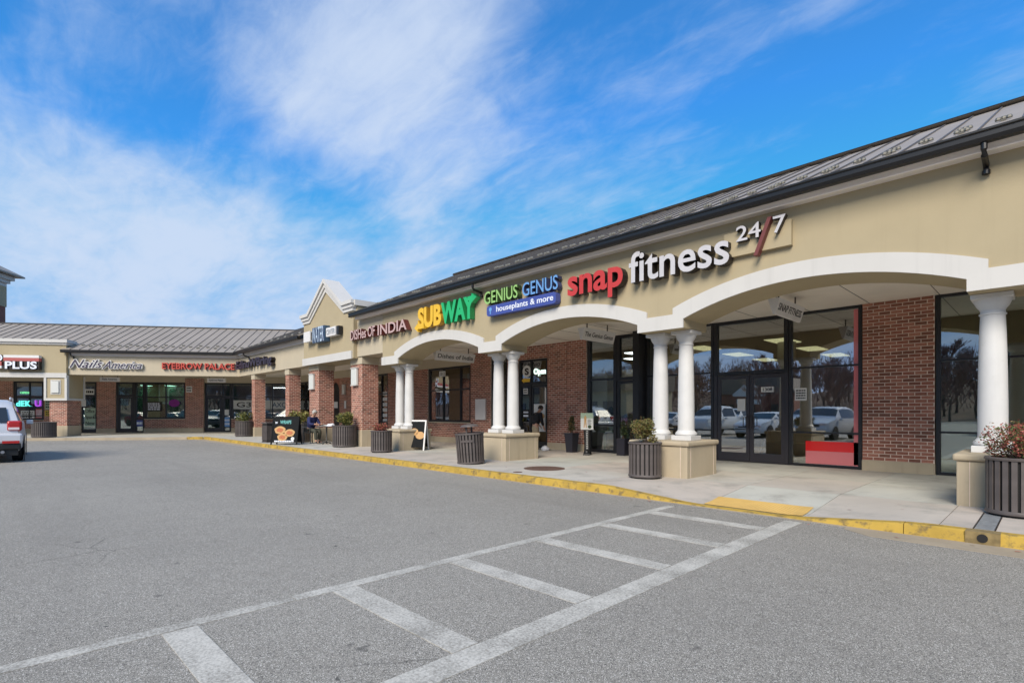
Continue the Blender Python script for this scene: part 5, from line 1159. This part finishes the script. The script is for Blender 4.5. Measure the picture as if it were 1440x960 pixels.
b = MB(); b.box(-.17, .17, -.12, .12, 0, .004); b.add([(-.16, -.12, .006), (0, -.12, .05), (0, .12, .05), (-.16, .12, .006)], [(0, 1, 2, 3)]); b.add([(0, -.12, .05), (.16, -.12, .006), (.16, .12, .006), (0, .12, .05)], [(0, 1, 2, 3)])
single('newspaper', 'folded white newspaper lying on the cafe table', 'newspaper', b, 'paper', (tx - .08, ty - .05, .862), .5)
b = MB(); b.add([(-.14, -.1, 0), (.16, -.12, 0), (.18, .1, 0), (-.12, .14, 0), (-.1, -.06, .09), (.02, -.07, .05), (.13, .04, .11), (-.08, .08, .08)], [(0, 1, 5, 4), (1, 2, 6, 5), (2, 3, 7, 6), (3, 0, 4, 7), (4, 5, 6, 7), (3, 2, 1, 0)])
single('paper_bag', 'crumpled white paper bag at the far side of the cafe table', 'bag', b, 'bag_white', (tx + .25, ty + .05, .862), .2)

# ------------------------------------------------------------------ people
def skin_mesh(name, chains, mt, sub=1):
    """chains: list of [(pos, radius), ...]; chains may start with an index into the shared vertex list"""
    bm = bmesh.new(); verts = []; rad = []
    for ch in chains:
        prev = None
        for it in ch:
            if isinstance(it, int): prev = verts[it]; continue
            v = bm.verts.new(it[0]); verts.append(v); rad.append(it[1])
            if prev is not None: bm.edges.new((prev, v))
            prev = v
    me = bpy.data.meshes.new(name); bm.to_mesh(me); bm.free(); o = bpy.data.objects.new(name, me); COL.objects.link(o)
    me.skin_vertices or me.attributes
    m = o.modifiers.new('skin', 'SKIN'); m.use_smooth_shade = True
    sv = me.skin_vertices[0].data if len(me.skin_vertices) else None
    for i, d in enumerate(sv):
        r = rad[i]; d.radius = (r, r) if isinstance(r, (int, float)) else r; d.use_root = (i == 0)
    s = o.modifiers.new('sub', 'SUBSURF'); s.levels = sub; s.render_levels = sub
    bpy.context.view_layer.update(); dg = bpy.context.evaluated_depsgraph_get(); out = bpy.data.meshes.new_from_object(o.evaluated_get(dg), depsgraph=dg)
    bpy.data.objects.remove(o); out.materials.clear(); out.materials.append(M[mt])
    for p in out.polygons: p.use_smooth = True
    return out
def person(label, x, y, z, rz, J, cloth, hair, scale=1.0):
    """J: joint dictionary; local +x is forward"""
    g = thing('person', label, 'person', (x, y, z), rz); g.scale = (scale,) * 3; V = lambda k: Vector(J[k])
    body = [[(V('pelvis'), .13), (V('waist'), .12), (V('chest'), .14), (V('neck'), .055), (V('chin'), .072), (V('head'), .092), (V('crown'), .062)]]; nv = 7
    for s in 'LR':
        body.append([2, (V('sh' + s), .058), (V('el' + s), .042), (V('wr' + s), .028), (V('ha' + s), .036)]); hi = nv + 3; nv += 4
        h = V('ha' + s); d = (h - V('wr' + s)).normalized(); sd = d.cross(Vector((0, 0, 1))).normalized(); dn = Vector((0, 0, -1))
        for k, (o, L) in enumerate(((-.028, .062), (-.010, .075), (.010, .07), (.028, .055))):
            b0 = h + sd * o + d * .025; body.append([hi, (b0, .011), (b0 + d * L * .5 + dn * .006, .0095), (b0 + d * L * .8 + dn * .03, .008)]); nv += 3
        body.append([hi, (h + sd * (.04 if s == 'L' else -.04) + dn * .01, .011), (h + sd * (.05 if s == 'L' else -.05) + d * .035 + dn * .02, .009)]); nv += 2
        body.append([0, (V('hip' + s), .085), (V('kn' + s), .058), (V('an' + s), .038), (V('to' + s), .035)]); nv += 4
    fw = (V('face') - V('head')).normalized(); hd = V('head')
    o = obj('body', skin_mesh('body', body, 'skin', 2), g)
    nz = MB(); sd = fw.cross(Vector((0, 0, 1))).normalized(); up = sd.cross(fw)
    T = Matrix((fw, -sd, up)).transposed().to_4x4(); T.translation = hd
    nz.add([T @ Vector(q) for q in ((.088, 0, .02), (.088, -.014, -.02), (.088, .014, -.02), (.118, 0, -.018))], [(0, 1, 3), (0, 3, 2), (1, 2, 3)]); part('nose', nz, 'skin', g)
    ey = MB(); ey.lathe([(.004, -.004), (.008, 0), (.004, .004)], 8, T=T @ Matrix.Translation((.086, .03, .025))); ey.lathe([(.004, -.004), (.008, 0), (.004, .004)], 8, T=T @ Matrix.Translation((.086, -.03, .025))); part('eyes', ey, 'hair_dark', g)
    er = MB()
    for q in (-1, 1): er.lathe([(.006, -.03), (.016, -.01), (.018, .01), (.008, .03)], 8, T=T @ Matrix.Translation((0, q * .088, 0)))
    part('ears', er, 'skin', g, smooth=True)
    mo = MB(); mo.box(.083, .09, -.02, .02, -.05, -.043, T); part('mouth', mo, 'sign_darkred', g)
    hh = MB(); prof = [(.0, .118), (.05, .108), (.082, .075), (.098, .03), (.10, -.01), (.09, -.05)]
    vs = []; n = 18
    for (r, zz) in prof:
        for k in range(n):
            a = 2 * PI * k / n; zz2 = zz if abs((a + PI) % (2 * PI) - PI) > 1.0 else max(zz, .045)
            vs.append(T @ Vector((r * math.cos(a) * 1.04 - .008, r * math.sin(a), zz2)))
    hh.add(vs, [(i * n + k, i * n + (k + 1) % n, (i + 1) * n + (k + 1) % n, (i + 1) * n + k) for i in range(len(prof) - 1) for k in range(n)]); part('hair', hh, hair, g, smooth=True)
    jk = [[(V('pelvis') + Vector((0, 0, .02)), .165), (V('waist'), .165), (V('chest'), .178), (V('chest').lerp(V('neck'), .62), .095)]]
    k = 4
    for s in 'LR': jk.append([2, (V('sh' + s), .085), (V('el' + s), .066), (V('wr' + s).lerp(V('el' + s), .12), .046)])
    obj('jacket', skin_mesh('jacket', jk, cloth[0], 2), g)
    tr = [[(V('pelvis'), .15), (V('pelvis') + Vector((0, 0, .06)), .145)]]
    for s in 'LR': tr.append([0, (V('hip' + s), .108), (V('kn' + s), .082), (V('an' + s).lerp(V('kn' + s), .1), .065)])
    obj('trousers', skin_mesh('trousers', tr, cloth[1], 2), g)
    for s in 'LR':
        a = V('an' + s); t = V('to' + s); obj('shoe', skin_mesh('shoe', [[(a + Vector((0, 0, -.01)), .05), (a.lerp(t, .5) + Vector((0, 0, -.01)), .048), (t, .042)]], 'shoe', 1), g)
    return g
Js = dict(pelvis=(0, 0, .56), waist=(.03, 0, .74), chest=(.10, 0, .97), neck=(.18, 0, 1.13), chin=(.235, 0, 1.19), head=(.25, 0, 1.27), crown=(.24, 0, 1.34), face=(.35, 0, 1.235),
          shL=(.13, .19, 1.03), elL=(.25, .24, .80), wrL=(.47, .13, .80), haL=(.54, .10, .81), shR=(.13, -.19, 1.03), elR=(.25, -.24, .80), wrR=(.47, -.13, .80), haR=(.54, -.10, .81),
          hipL=(.02, .10, .55), knL=(.44, .12, .54), anL=(.36, .12, .10), toL=(.52, .13, .045), hipR=(.02, -.10, .55), knR=(.45, -.12, .53), anR=(.50, -.12, .10), toR=(.66, -.13, .045))
person('grey-haired person in a dark blue jacket sitting hunched at the cafe table', PX + fx * -.05, PY + fy * -.05, .13, FA, Js, ('jacket_blue', 'trousers_olive'), 'hair_grey')
Jt = dict(pelvis=(0, 0, .90), waist=(.02, 0, 1.06), chest=(.09, 0, 1.28), neck=(.17, 0, 1.45), chin=(.22, 0, 1.50), head=(.24, 0, 1.58), crown=(.23, 0, 1.65), face=(.34, 0, 1.54),
          shL=(.11, .19, 1.36), elL=(.16, .24, 1.08), wrL=(.30, .20, .92), haL=(.35, .20, .87), shR=(.11, -.19, 1.36), elR=(.14, -.24, 1.08), wrR=(.24, -.20, .88), haR=(.27, -.20, .82),
          hipL=(0, .10, .88), knL=(.06, .11, .48), anL=(.0, .12, .09), toL=(.16, .13, .045), hipR=(0, -.10, .88), knR=(.0, -.11, .48), anR=(-.08, -.12, .09), toR=(.08, -.13, .045))
person('person in a black jacket and khaki trousers standing at the sandwich shop door', -12.40, 13.1, .13, R(75), Jt, ('jacket_black', 'trousers_khaki'), 'hair_dark', .90)
def bag(label, x, y, r, h, seed):
    rr = random.Random(seed); b = MB(); n = 12; vs = []; pr = ((.75, 0), (1.0, .2), (.95, .5), (.6, .8), (.22, .92), (.35, 1.0))
    for (k, z) in pr:
        for i in range(n): a = 2 * PI * i / n; q = r * k * rr.uniform(.8, 1.15); vs.append((q * math.cos(a), q * math.sin(a) * .8, z * h * rr.uniform(.93, 1.05) if z else 0))
    b.add(vs, [(i * n + k, i * n + (k + 1) % n, (i + 1) * n + (k + 1) % n, (i + 1) * n + k) for i in range(len(pr) - 1) for k in range(n)] + [tuple(reversed(range(n)))])
    single('carrier_bag', label, 'bag', b, 'bag_white', (x, y, .13), smooth=True)
bag('upright white carrier bag beside the person at the sandwich shop door', -12.35, 12.75, .11, .30, 1); bag('slumped white carrier bag nearest the brick wall', -11.85, 13.0, .16, .17, 2); bag('flat white carrier bag on the walk between the others', -12.1, 12.6, .18, .09, 3)

# ------------------------------------------------------------------ vehicles
def car(label, x, y, rz, kind, paint, group=None, detail=False):
    g = thing('parked_car', label, 'car', (x, y, 0), rz, group=group)
    if kind == 'suv': L, Wd = 4.6, 1.80; st = [(-2.30, .45, .95, .98, .80), (-2.24, .30, 1.02, 1.12, .84), (-2.05, .28, 1.06, 1.45, .86), (-1.75, .28, 1.06, 1.66, .88), (-1.2, .28, 1.05, 1.72, .90), (-.2, .28, 1.04, 1.73, .90), (.35, .28, 1.03, 1.66, .90), (1.0, .28, 1.02, 1.22, .89), (1.25, .28, 1.00, 1.06, .88), (1.9, .28, .92, .96, .85), (2.2, .32, .80, .84, .78), (2.30, .42, .62, .66, .70)]; gl = (2, 7)
    elif kind == 'pickup': L, Wd = 5.4, 1.9; st = [(-2.70, .5, 1.0, 1.02, .90), (-2.6, .42, 1.1, 1.12, .93), (-.75, .42, 1.1, 1.14, .94), (-.70, .42, 1.1, 1.30, .94), (-.5, .42, 1.1, 1.78, .94), (.5, .42, 1.1, 1.82, .94), (.9, .42, 1.1, 1.62, .94), (1.35, .42, 1.1, 1.2, .94), (2.4, .42, 1.05, 1.1, .92), (2.62, .45, .95, .98, .88), (2.70, .5, .8, .82, .8)]; gl = (3, 7)
    else: L, Wd = 4.6, 1.78; st = [(-2.30, .42, .82, .86, .72), (-2.2, .26, .92, .98, .80), (-1.75, .24, .94, 1.04, .85), (-1.45, .24, .94, 1.12, .86), (-.8, .24, .94, 1.38, .88), (-.2, .24, .93, 1.43, .89), (.3, .24, .92, 1.38, .89), (1.05, .24, .90, 1.02, .88), (1.5, .24, .86, .92, .86), (2.05, .26, .78, .82, .80), (2.25, .32, .62, .66, .70), (2.30, .42, .52, .56, .62)]; gl = (3, 7)
    def sec(i, o=0.0):
        X, zb, zl, zr, w = st[i]; gh = max(zr - zl, .02); ins = min(.26, gh * .36); w += o
        return [(X, -w * .9, zb), (X, -w, zb + .12), (X, -w - .015, (zb + zl) * .5), (X, -w * .975, zl), (X, -(w - ins) , zr - .06 * min(1, gh * 2)), (X, -(w - ins - .12), zr), (X, 0, zr + .02),
                (X, w - ins - .12, zr), (X, w - ins, zr - .06 * min(1, gh * 2)), (X, w * .975, zl), (X, w + .015, (zb + zl) * .5), (X, w, zb + .12), (X, w * .9, zb)]
    b = MB(); n = len(st); k = 13; vs = [p for i in range(n) for p in sec(i)]
    b.add(vs, [(i * k + j, i * k + (j + 1) % k, (i + 1) * k + (j + 1) % k, (i + 1) * k + j) for i in range(n - 1) for j in range(k)] + [tuple(reversed(range(k))), tuple((n - 1) * k + j for j in range(k))])
    body = part('body', b, paint, g, smooth=True)
    a, c = gl
    def strip_(sgn, i0, i1, t0=.12, t1=.9):
        w = MB(); lo = []; hi = []
        for i in range(i0, i1 + 1):
            s = sec(i, .006); p, q = (s[3], s[4]) if sgn < 0 else (s[9], s[8]); p = Vector(p); q = Vector(q); lo.append(p.lerp(q, t0)); hi.append(p.lerp(q, t1))
        m = len(lo); w.add(lo + hi, [(i, i + 1, m + i + 1, m + i) for i in range(m - 1)]); return part('side_window', w, 'car_glass', g)
    for sg in (-1, 1): strip_(sg, a + 1, c - 1)
    def screen(i0, i1, name, t0=.08, t1=.9):
        w = MB(); s0, s1 = sec(i0), sec(i1); up = .012; d = -.012 if i0 < i1 and i0 < n / 2 else .012
        pts = []
        for j in (4, 5, 6, 7, 8): pts.append((Vector(s0[j]), Vector(s1[j])))
        lo = [p.lerp(q, t0) + Vector((d, 0, up)) for p, q in pts]; hi = [p.lerp(q, t1) + Vector((d, 0, up)) for p, q in pts]
        lo[0].y *= .97; lo[-1].y *= .97; m = 5; w.add(lo + hi, [(i, i + 1, m + i + 1, m + i) for i in range(m - 1)]); return part(name, w, 'car_glass', g)
    if kind == 'suv':
        w = MB(); w.add([(-2.262, -.62, 1.10), (-2.262, .62, 1.10), (-2.06, .56, 1.50), (-2.06, -.56, 1.50)], [(0, 1, 2, 3)])
        w.v = [(p[0] - .03 + (.035 if p[2] > 1.3 else 0), p[1], p[2]) for p in w.v]; part('rear_window', w, 'car_glass', g)
        screen(7, 6, 'windscreen')
    elif kind == 'sedan': screen(3, 4, 'rear_window'); screen(7, 6, 'windscreen')
    else: screen(3, 4, 'rear_window'); screen(7, 6, 'windscreen')
    wr = .33 if kind != 'pickup' else .39; ax = (-1.35, 1.38) if kind != 'pickup' else (-1.75, 1.7)
    for sx in ax:
        for sy in (-1, 1):
            yc = sy * (Wd / 2 - .13); T = Matrix.Translation((sx, yc, wr)) @ Matrix.Rotation(PI / 2, 4, 'X')
            b = MB(); b.lathe([(wr * .62, -.115), (wr * .9, -.115), (wr, -.09), (wr, .09), (wr * .9, .115), (wr * .62, .115)], 24, T=T); ty_ = part('wheel', b, 'tyre', g, smooth=True)
            b = MB(); b.lathe([(wr * .63, -.118), (wr * .60, -.10), (.06, -.105), (.05, -.12), (0, -.12)], 20, T=T, cap=False); b.lathe([(wr * .63, .118), (wr * .60, .10), (.06, .105), (.05, .12), (0, .12)], 20, T=T, cap=False); part('rim', b, 'rim', ty_, smooth=True)
            b = MB(); b.lathe([(wr * 1.16, -.005), (wr * 1.16, .005)], 24, T=Matrix.Translation((sx, sy * (Wd / 2 + .012), wr + .01)) @ Matrix.Rotation(PI / 2, 4, 'X')); part('wheel_arch', b, 'black_plastic', g)
    zf = .62 if kind == 'sedan' else .78
    for sy in (-1, 1):
        b = MB(); b.box(L / 2 - .16, L / 2 - .03, sy * .60 - .16, sy * .60 + .16, zf - .03, zf + .10); part('headlight', b, 'lamp_clear', g, bev=.03)
        if kind != 'suv': b = MB(); b.box(-L / 2 + .0, -L / 2 + .10, sy * .62 - .14, sy * .62 + .14, zf, zf + .14); part('tail_light', b, 'tail_red', g, bev=.02)
        b = MB(); b.box(.75, .95, sy * (Wd / 2 + .10) - .08, sy * (Wd / 2 + .10) + .08, 1.0, 1.13); part('mirror', b, paint, g, bev=.02)
    b = MB(); b.box(L / 2 - .06, L / 2 - .005, -.45, .45, zf - .12, zf + .03); part('grille', b, 'black_plastic', g)
    if detail:
        b = MB(); b.box(-2.36, -2.15, -.86, .86, .36, .52); part('bumper', b, 'black_plastic', g, bev=.03)
        b = MB(); b.box(-2.38, -2.1, -.90, .90, .521, .80); part('bumper_cover', b, paint, g, bev=.06)
        b = MB(); b.box(-2.30, -2.10, -.80, .80, .20, .359); part('underbody', b, 'black_plastic', g)
        for sy in (-1, 1):
            b = MB(); b.box(-2.34, -2.02, sy * .73 - .15, sy * .73 + .15, .86, 1.14); tl = part('tail_light', b, 'tail_red', g, bev=.05)
            b = MB(); b.box(-2.349, -2.2, sy * .73 - .10, sy * .73 + .12, .89, .96); part('reverse_lamp', b, 'lamp_clear', tl, bev=.01)
            b = MB(); b.box(-2.386, -2.3, sy * .66 - .17, sy * .66 + .17, .53, .60); part('reflector', b, 'tail_red', g)
            b = MB(); b.lathe([(.04, 0), (.04, .16)], 12, T=Matrix.Translation((-2.42, sy * .5, .30)) @ Matrix.Rotation(PI / 2, 4, 'Y')); part('exhaust_pipe', b, 'rim', g)
            b = MB(); b.tube([(-1.6, sy * .62, 1.72), (-1.5, sy * .62, 1.78), (.1, sy * .62, 1.79), (.25, sy * .62, 1.72)], .018); part('roof_rail', b, paint, g)
        b = MB(); b.prism([(-1.75, 1.68), (-1.55, 1.72), (-1.72, 1.80)], -.02, .02, lambda u, v, a: (u, a, v)); part('antenna', b, 'frame_black', g)
        b = MB(); b.box(-2.33, -2.29, -.26, .26, .80, .93); part('number_plate', b, 'paper', g)
        b = MB(); b.lathe([(.10, 0), (.115, .01), (.10, .02)], 20, T=Matrix.Translation((-2.30, 0, 1.03)) @ Matrix.Rotation(-PI / 2, 4, 'Y') @ Matrix.Scale(.55, 4, (1, 0, 0))); part('badge', b, 'frame_black', g)
    return g
car('silver hatch-backed car at the left edge, seen from behind', -22.62, -.52, PI - R(2), 'suv', 'paint_silver', detail=True).scale = (1.03, 1.03, 1.03)
for lb, x, y, a, k, p in (('white four-door car behind the viewer, mirrored in the gym doors', -11.4, -3.9, R(96), 'sedan', 'paint_white'),
        ('white pickup truck behind the viewer, mirrored in the gym doors', -14.6, -4.6, R(95), 'pickup', 'paint_white'),
        ('silver car behind the viewer, mirrored beside the white columns', -17.5, -4.0, R(95), 'sedan', 'paint_silver'),
        ('dark red car behind the viewer, mirrored beside the white columns', -20.6, -4.9, R(96), 'sedan', 'paint_red'),
        ('silver tall car behind the viewer, mirrored in the gym window', -8.4, -4.0, R(94), 'suv', 'paint_silver'),
        ('dark grey car behind the viewer, mirrored in the gym window', -5.6, -4.3, R(93), 'suv', 'paint_grey'),
        ('white car in the second row, mirrored in the right gym panes', -2.2, -16.5, R(90), 'sedan', 'paint_white'),
        ('grey car in the second row, mirrored in the plant shop window', -24.0, -16.4, R(92), 'sedan', 'paint_grey'),
        ('silver car in the second row, mirrored in the plant shop window', -13.0, -16.5, R(92), 'suv', 'paint_silver'),
        ('red car in the second row, beyond the grey one', -27.5, -16.6, R(91), 'sedan', 'paint_red'),
        ('white tall car in the second row, between the silver and grey ones', -18.5, -16.4, R(90), 'suv', 'paint_white'),
        ('dark grey tall car in the second row, behind the silver tall car', -8.0, -16.4, R(93), 'suv', 'paint_grey'),
        ('white pickup truck in the second row near the planting strip tree', -33.5, -16.6, R(90), 'pickup', 'paint_white'),
        ('silver car at the far end of the first row, beyond the dark red one', -26.5, -4.6, R(95), 'sedan', 'paint_silver'),
        ('grey tall car at the far end of the first row', -29.4, -4.9, R(95), 'suv', 'paint_grey')): car(lb, x, y, a, k, p)

# ------------------------------------------------------------------ across the lot (seen in the glass)
g = thing('brick_shop', 'red brick shop with a white gabled entrance across the lot', 'building', (-27, -42, 0), 0); g.scale = (.62, .62, .70)
b = MB(); b.box(-8, 8, -8, 0, 0, 5.5); part('wall', b, 'far_brick', g)
b = MB(); b.prism([(-8.4, 5.5), (8.4, 5.5), (6.5, 8.3), (-6.5, 8.3)], -8.3, .4, XZ); part('roof', b, 'far_roof', g)
b = MB(); b.prism([(-3, 0.0), (3, 0), (3, 5.2), (0, 7.4), (-3, 5.2)], 0, 2.0, XZ); part('porch', b, 'far_brick', g)
b = MB(); b.prism([(-3.2, 5.1), (3.2, 5.1), (3.2, 5.5), (0, 7.8), (-3.2, 5.5)], 2.001, 2.2, XZ); part('gable_trim', b, 'white_trim', g)
b = MB(); b.box(-1.2, 1.2, 2.0, 2.1, 0, 3.4); part('door', b, 'interior_dark', g); b = MB(); b.box(-2.4, 2.4, 2.001, 2.15, 3.6, 4.5); part('sign_board', b, 'paper', g)
for x in (-6.3, -4.4, 4.4, 6.3): b = MB(); b.box(x - .7, x + .7, 0, .08, 1.0, 3.6); part('window', b, 'car_glass', g)
g = thing('tan_shops', 'long tan shop row with a brown roof band across the lot', 'building', (-62, -36, 0), R(8))
b = MB(); b.box(-22, 22, -10, 0, 0, 4.4); part('wall', b, 'far_tan', g); b = MB(); b.box(-22.4, 22.4, -10, .6, 4.4, 6.6); part('roof_band', b, 'far_roof', g)
for k in range(10): b = MB(); b.box(-20 + k * 4.2, -17 + k * 4.2, 0, .08, .4, 3.0); part('window', b, 'car_glass', g)
g = thing('white_house', 'white house on the wooded rise across the lot', 'house', (8, -100, 7), .1); b = MB(); b.box(-6, 6, -5, 5, -4, 5); part('wall', b, 'paper', g); b = MB(); b.prism([(-6.5, 5), (6.5, 5), (0, 8.5)], -5.5, 5.5, XZ); part('roof', b, 'far_roof', g)
for x in (-4, -1.4, 1.4, 4):
    for z in (0.8, 3.2): b = MB(); b.box(x - .5, x + .5, 5.0, 5.05, z, z + 1.3); part('window', b, 'car_glass', g)
# wooded rise
b = MB(); n = 40
for j in range(6):
    for i in range(n + 1):
        x = -200 + 300 * i / n; y = -72 - j * 16; b.v.append((x, y, -.1 + 10.5 * (1 - math.cos(PI * j / 5)) / 2 * (.8 + .2 * math.sin(i * .6))))
b.f = [(j * (n + 1) + i, j * (n + 1) + i + 1, (j + 1) * (n + 1) + i + 1, (j + 1) * (n + 1) + i) for j in range(5) for i in range(n)]; b.mi = [0] * len(b.f); struct('hillside', b, 'wood_floor', smooth=True)
def bare_tree_meshes(seed, H=9.0):
    rr = random.Random(seed); tr = MB(); cr = MB()
    def br(p, d, L, r, lv):
        q = p + d * L * .5 + Vector((rr.uniform(-.1, .1), rr.uniform(-.1, .1), 0)) * L; e = p + d * L
        (tr if lv == 0 else cr).tube([p, q, e] if lv < 3 else [p, e], max(r, .03), 5 if lv < 2 else 3, max(r * .6, .022))
        if lv >= 5: return
        for k in range(3 if lv else 5):
            a = rr.uniform(0, 2 * PI); s = rr.uniform(.35, .75); nd = (d + Vector((math.cos(a) * s, math.sin(a) * s, rr.uniform(0, .25)))).normalized(); t = rr.uniform(.55, 1.0)
            br(p.lerp(e, t), nd, L * rr.uniform(.6, .78), r * .5, lv + 1)
    br(Vector((0, 0, 0)), Vector((0, 0, 1)), H * .34, .16, 0)
    return tr.mesh('trunk', 'bark'), cr.mesh('crown', 'bark_red')
TM = [bare_tree_meshes(s) for s in (1, 2, 3)]; rr = random.Random(5)
def bare_tree(label, x, y, z, s, k, group=None):
    g = thing('bare_tree', label, 'tree', (x, y, z), rr.uniform(0, 6), group=group); g.scale = (s, s, s * rr.uniform(.9, 1.15)); obj('trunk', TM[k][0], g); obj('crown', TM[k][1], g)
for i in range(230):
    x = -165 + i * 1.2 + rr.uniform(-1, 1); j = rr.choice((.2, .8, 1.4, 2.2, 3.0, 3.8)) + rr.uniform(-.3, .3); y = -72 - j * 16
    bare_tree('bare brown tree on the wooded rise across the lot', x, y, 9.6 * (1 - math.cos(PI * j / 5)) / 2 * .9 - .3, rr.uniform(1.0, 1.5), i % 3, 'bare trees on the wooded rise')
for i, (x, y) in enumerate(((-19, -23.2), (-7, -22.4), (4.5, -22))): bare_tree(['small bare tree beyond the second row of cars, leftmost in the glass', 'small bare tree beyond the second row, behind the dark grey tall car', 'small bare tree beyond the second row, farthest from the corner'][i], x, y, 0, .6, i)
b = MB(); rq = random.Random(12)
for k in range(1100):
    x = rq.uniform(-170, 110); j = rq.uniform(.1, 4.9); y = -72 - j * 16; z = 10.5 * (1 - math.cos(PI * j / 5)) / 2 * .85; hh = rq.uniform(6, 10); rd = rq.uniform(1.6, 3)
    for q in range(34):
        a = rq.uniform(0, 6.3); r = rd * math.sqrt(rq.random()); t = rq.uniform(.15, 1); p = Vector((x + r * math.cos(a) * (1.2 - t * .7), y + r * math.sin(a), z + hh * t)); d = Vector((rq.uniform(-.5, .5), rq.uniform(-.3, .3), 1)) * rq.uniform(.7, 1.6); w = rq.uniform(.04, .10)
        b.add([p + Vector((-w, 0, 0)), p + Vector((w, 0, 0)), p + d], [(0, 1, 2)])
o = obj('woodland', b.mesh('woodland', 'bark_red'), None, kind='stuff'); o['label'] = 'brown leafless woodland covering the rise across the lot'; o['category'] = 'woodland'
def evergreen(label, x, y, z, h, seed):
    g = thing('evergreen_tree', label, 'tree', (x, y, z)); b = MB(); b.tube([(0, 0, 0), (0, 0, h * .9)], .22, 7, .05); part('trunk', b, 'bark', g); mb = MB()
    def fn(q):
        t = q.random() ** .7; a = q.uniform(0, 2 * PI); r = h * .24 * (1 - t) * q.uniform(.5, 1.1) + .1; return Vector((r * math.cos(a), r * math.sin(a), h * (.12 + .88 * t)))
    leaves(mb, 2600, fn, .55, seed); part('crown', mb, 'leaf_dark', g, kind='stuff')
for i, (x, y, z, h) in enumerate(((-4, -70, 0, 9), (10, -74, 0, 11), (24, -72, 0, 9), (-70, -76, 0, 10), (1, -66, 0, 7))): evergreen(['dark evergreen in front of the wooded rise', 'tallest dark evergreen right of the others', 'dark evergreen farthest right at the wooded rise', 'lone dark evergreen behind the tan shop row', 'short dark evergreen nearest the lot'][i], x, y, z, h, i)
g = thing('lamp_post', 'tall dark lamp post with two lamp heads across the lot', 'lamp post', (-44, -26, 0)); b = MB(); b.tube([(0, 0, 0), (0, 0, 9.5)], .11, 8, .07); part('pole', b, 'pole_metal', g); b = MB(); b.box(-.9, .9, -.05, .05, 9.4, 9.5); part('arm', b, 'pole_metal', g)
for s in (-1, 1): b = MB(); b.box(s * .95 - .3, s * .95 + .3, -.2, .2, 9.35, 9.48); part('lamp_head', b, 'pole_metal', g)
b = MB(); rr = random.Random(77)
for k in range(60):
    x = rr.uniform(-12, 1.5); y = rr.choice((rr.uniform(7.0, 7.42), rr.uniform(7.7, 9.0))); z = (zs(x, y) if y > 7.6 else 0.004) + .006; a = rr.uniform(0, 6.3); s_ = rr.uniform(.012, .03)
    b.add([(x + s_ * math.cos(a + t), y + s_ * math.sin(a + t) * .6, z + .004 * (t > 3)) for t in (0, 1.4, 3.1, 4.6)], [(0, 1, 2, 3)])
o = single('fallen_leaves', 'dry brown leaf bits lying along the yellow kerb and walk', 'leaves', b, 'leaf_red'); o['kind'] = 'stuff'
bpy.data.objects.remove(_to)
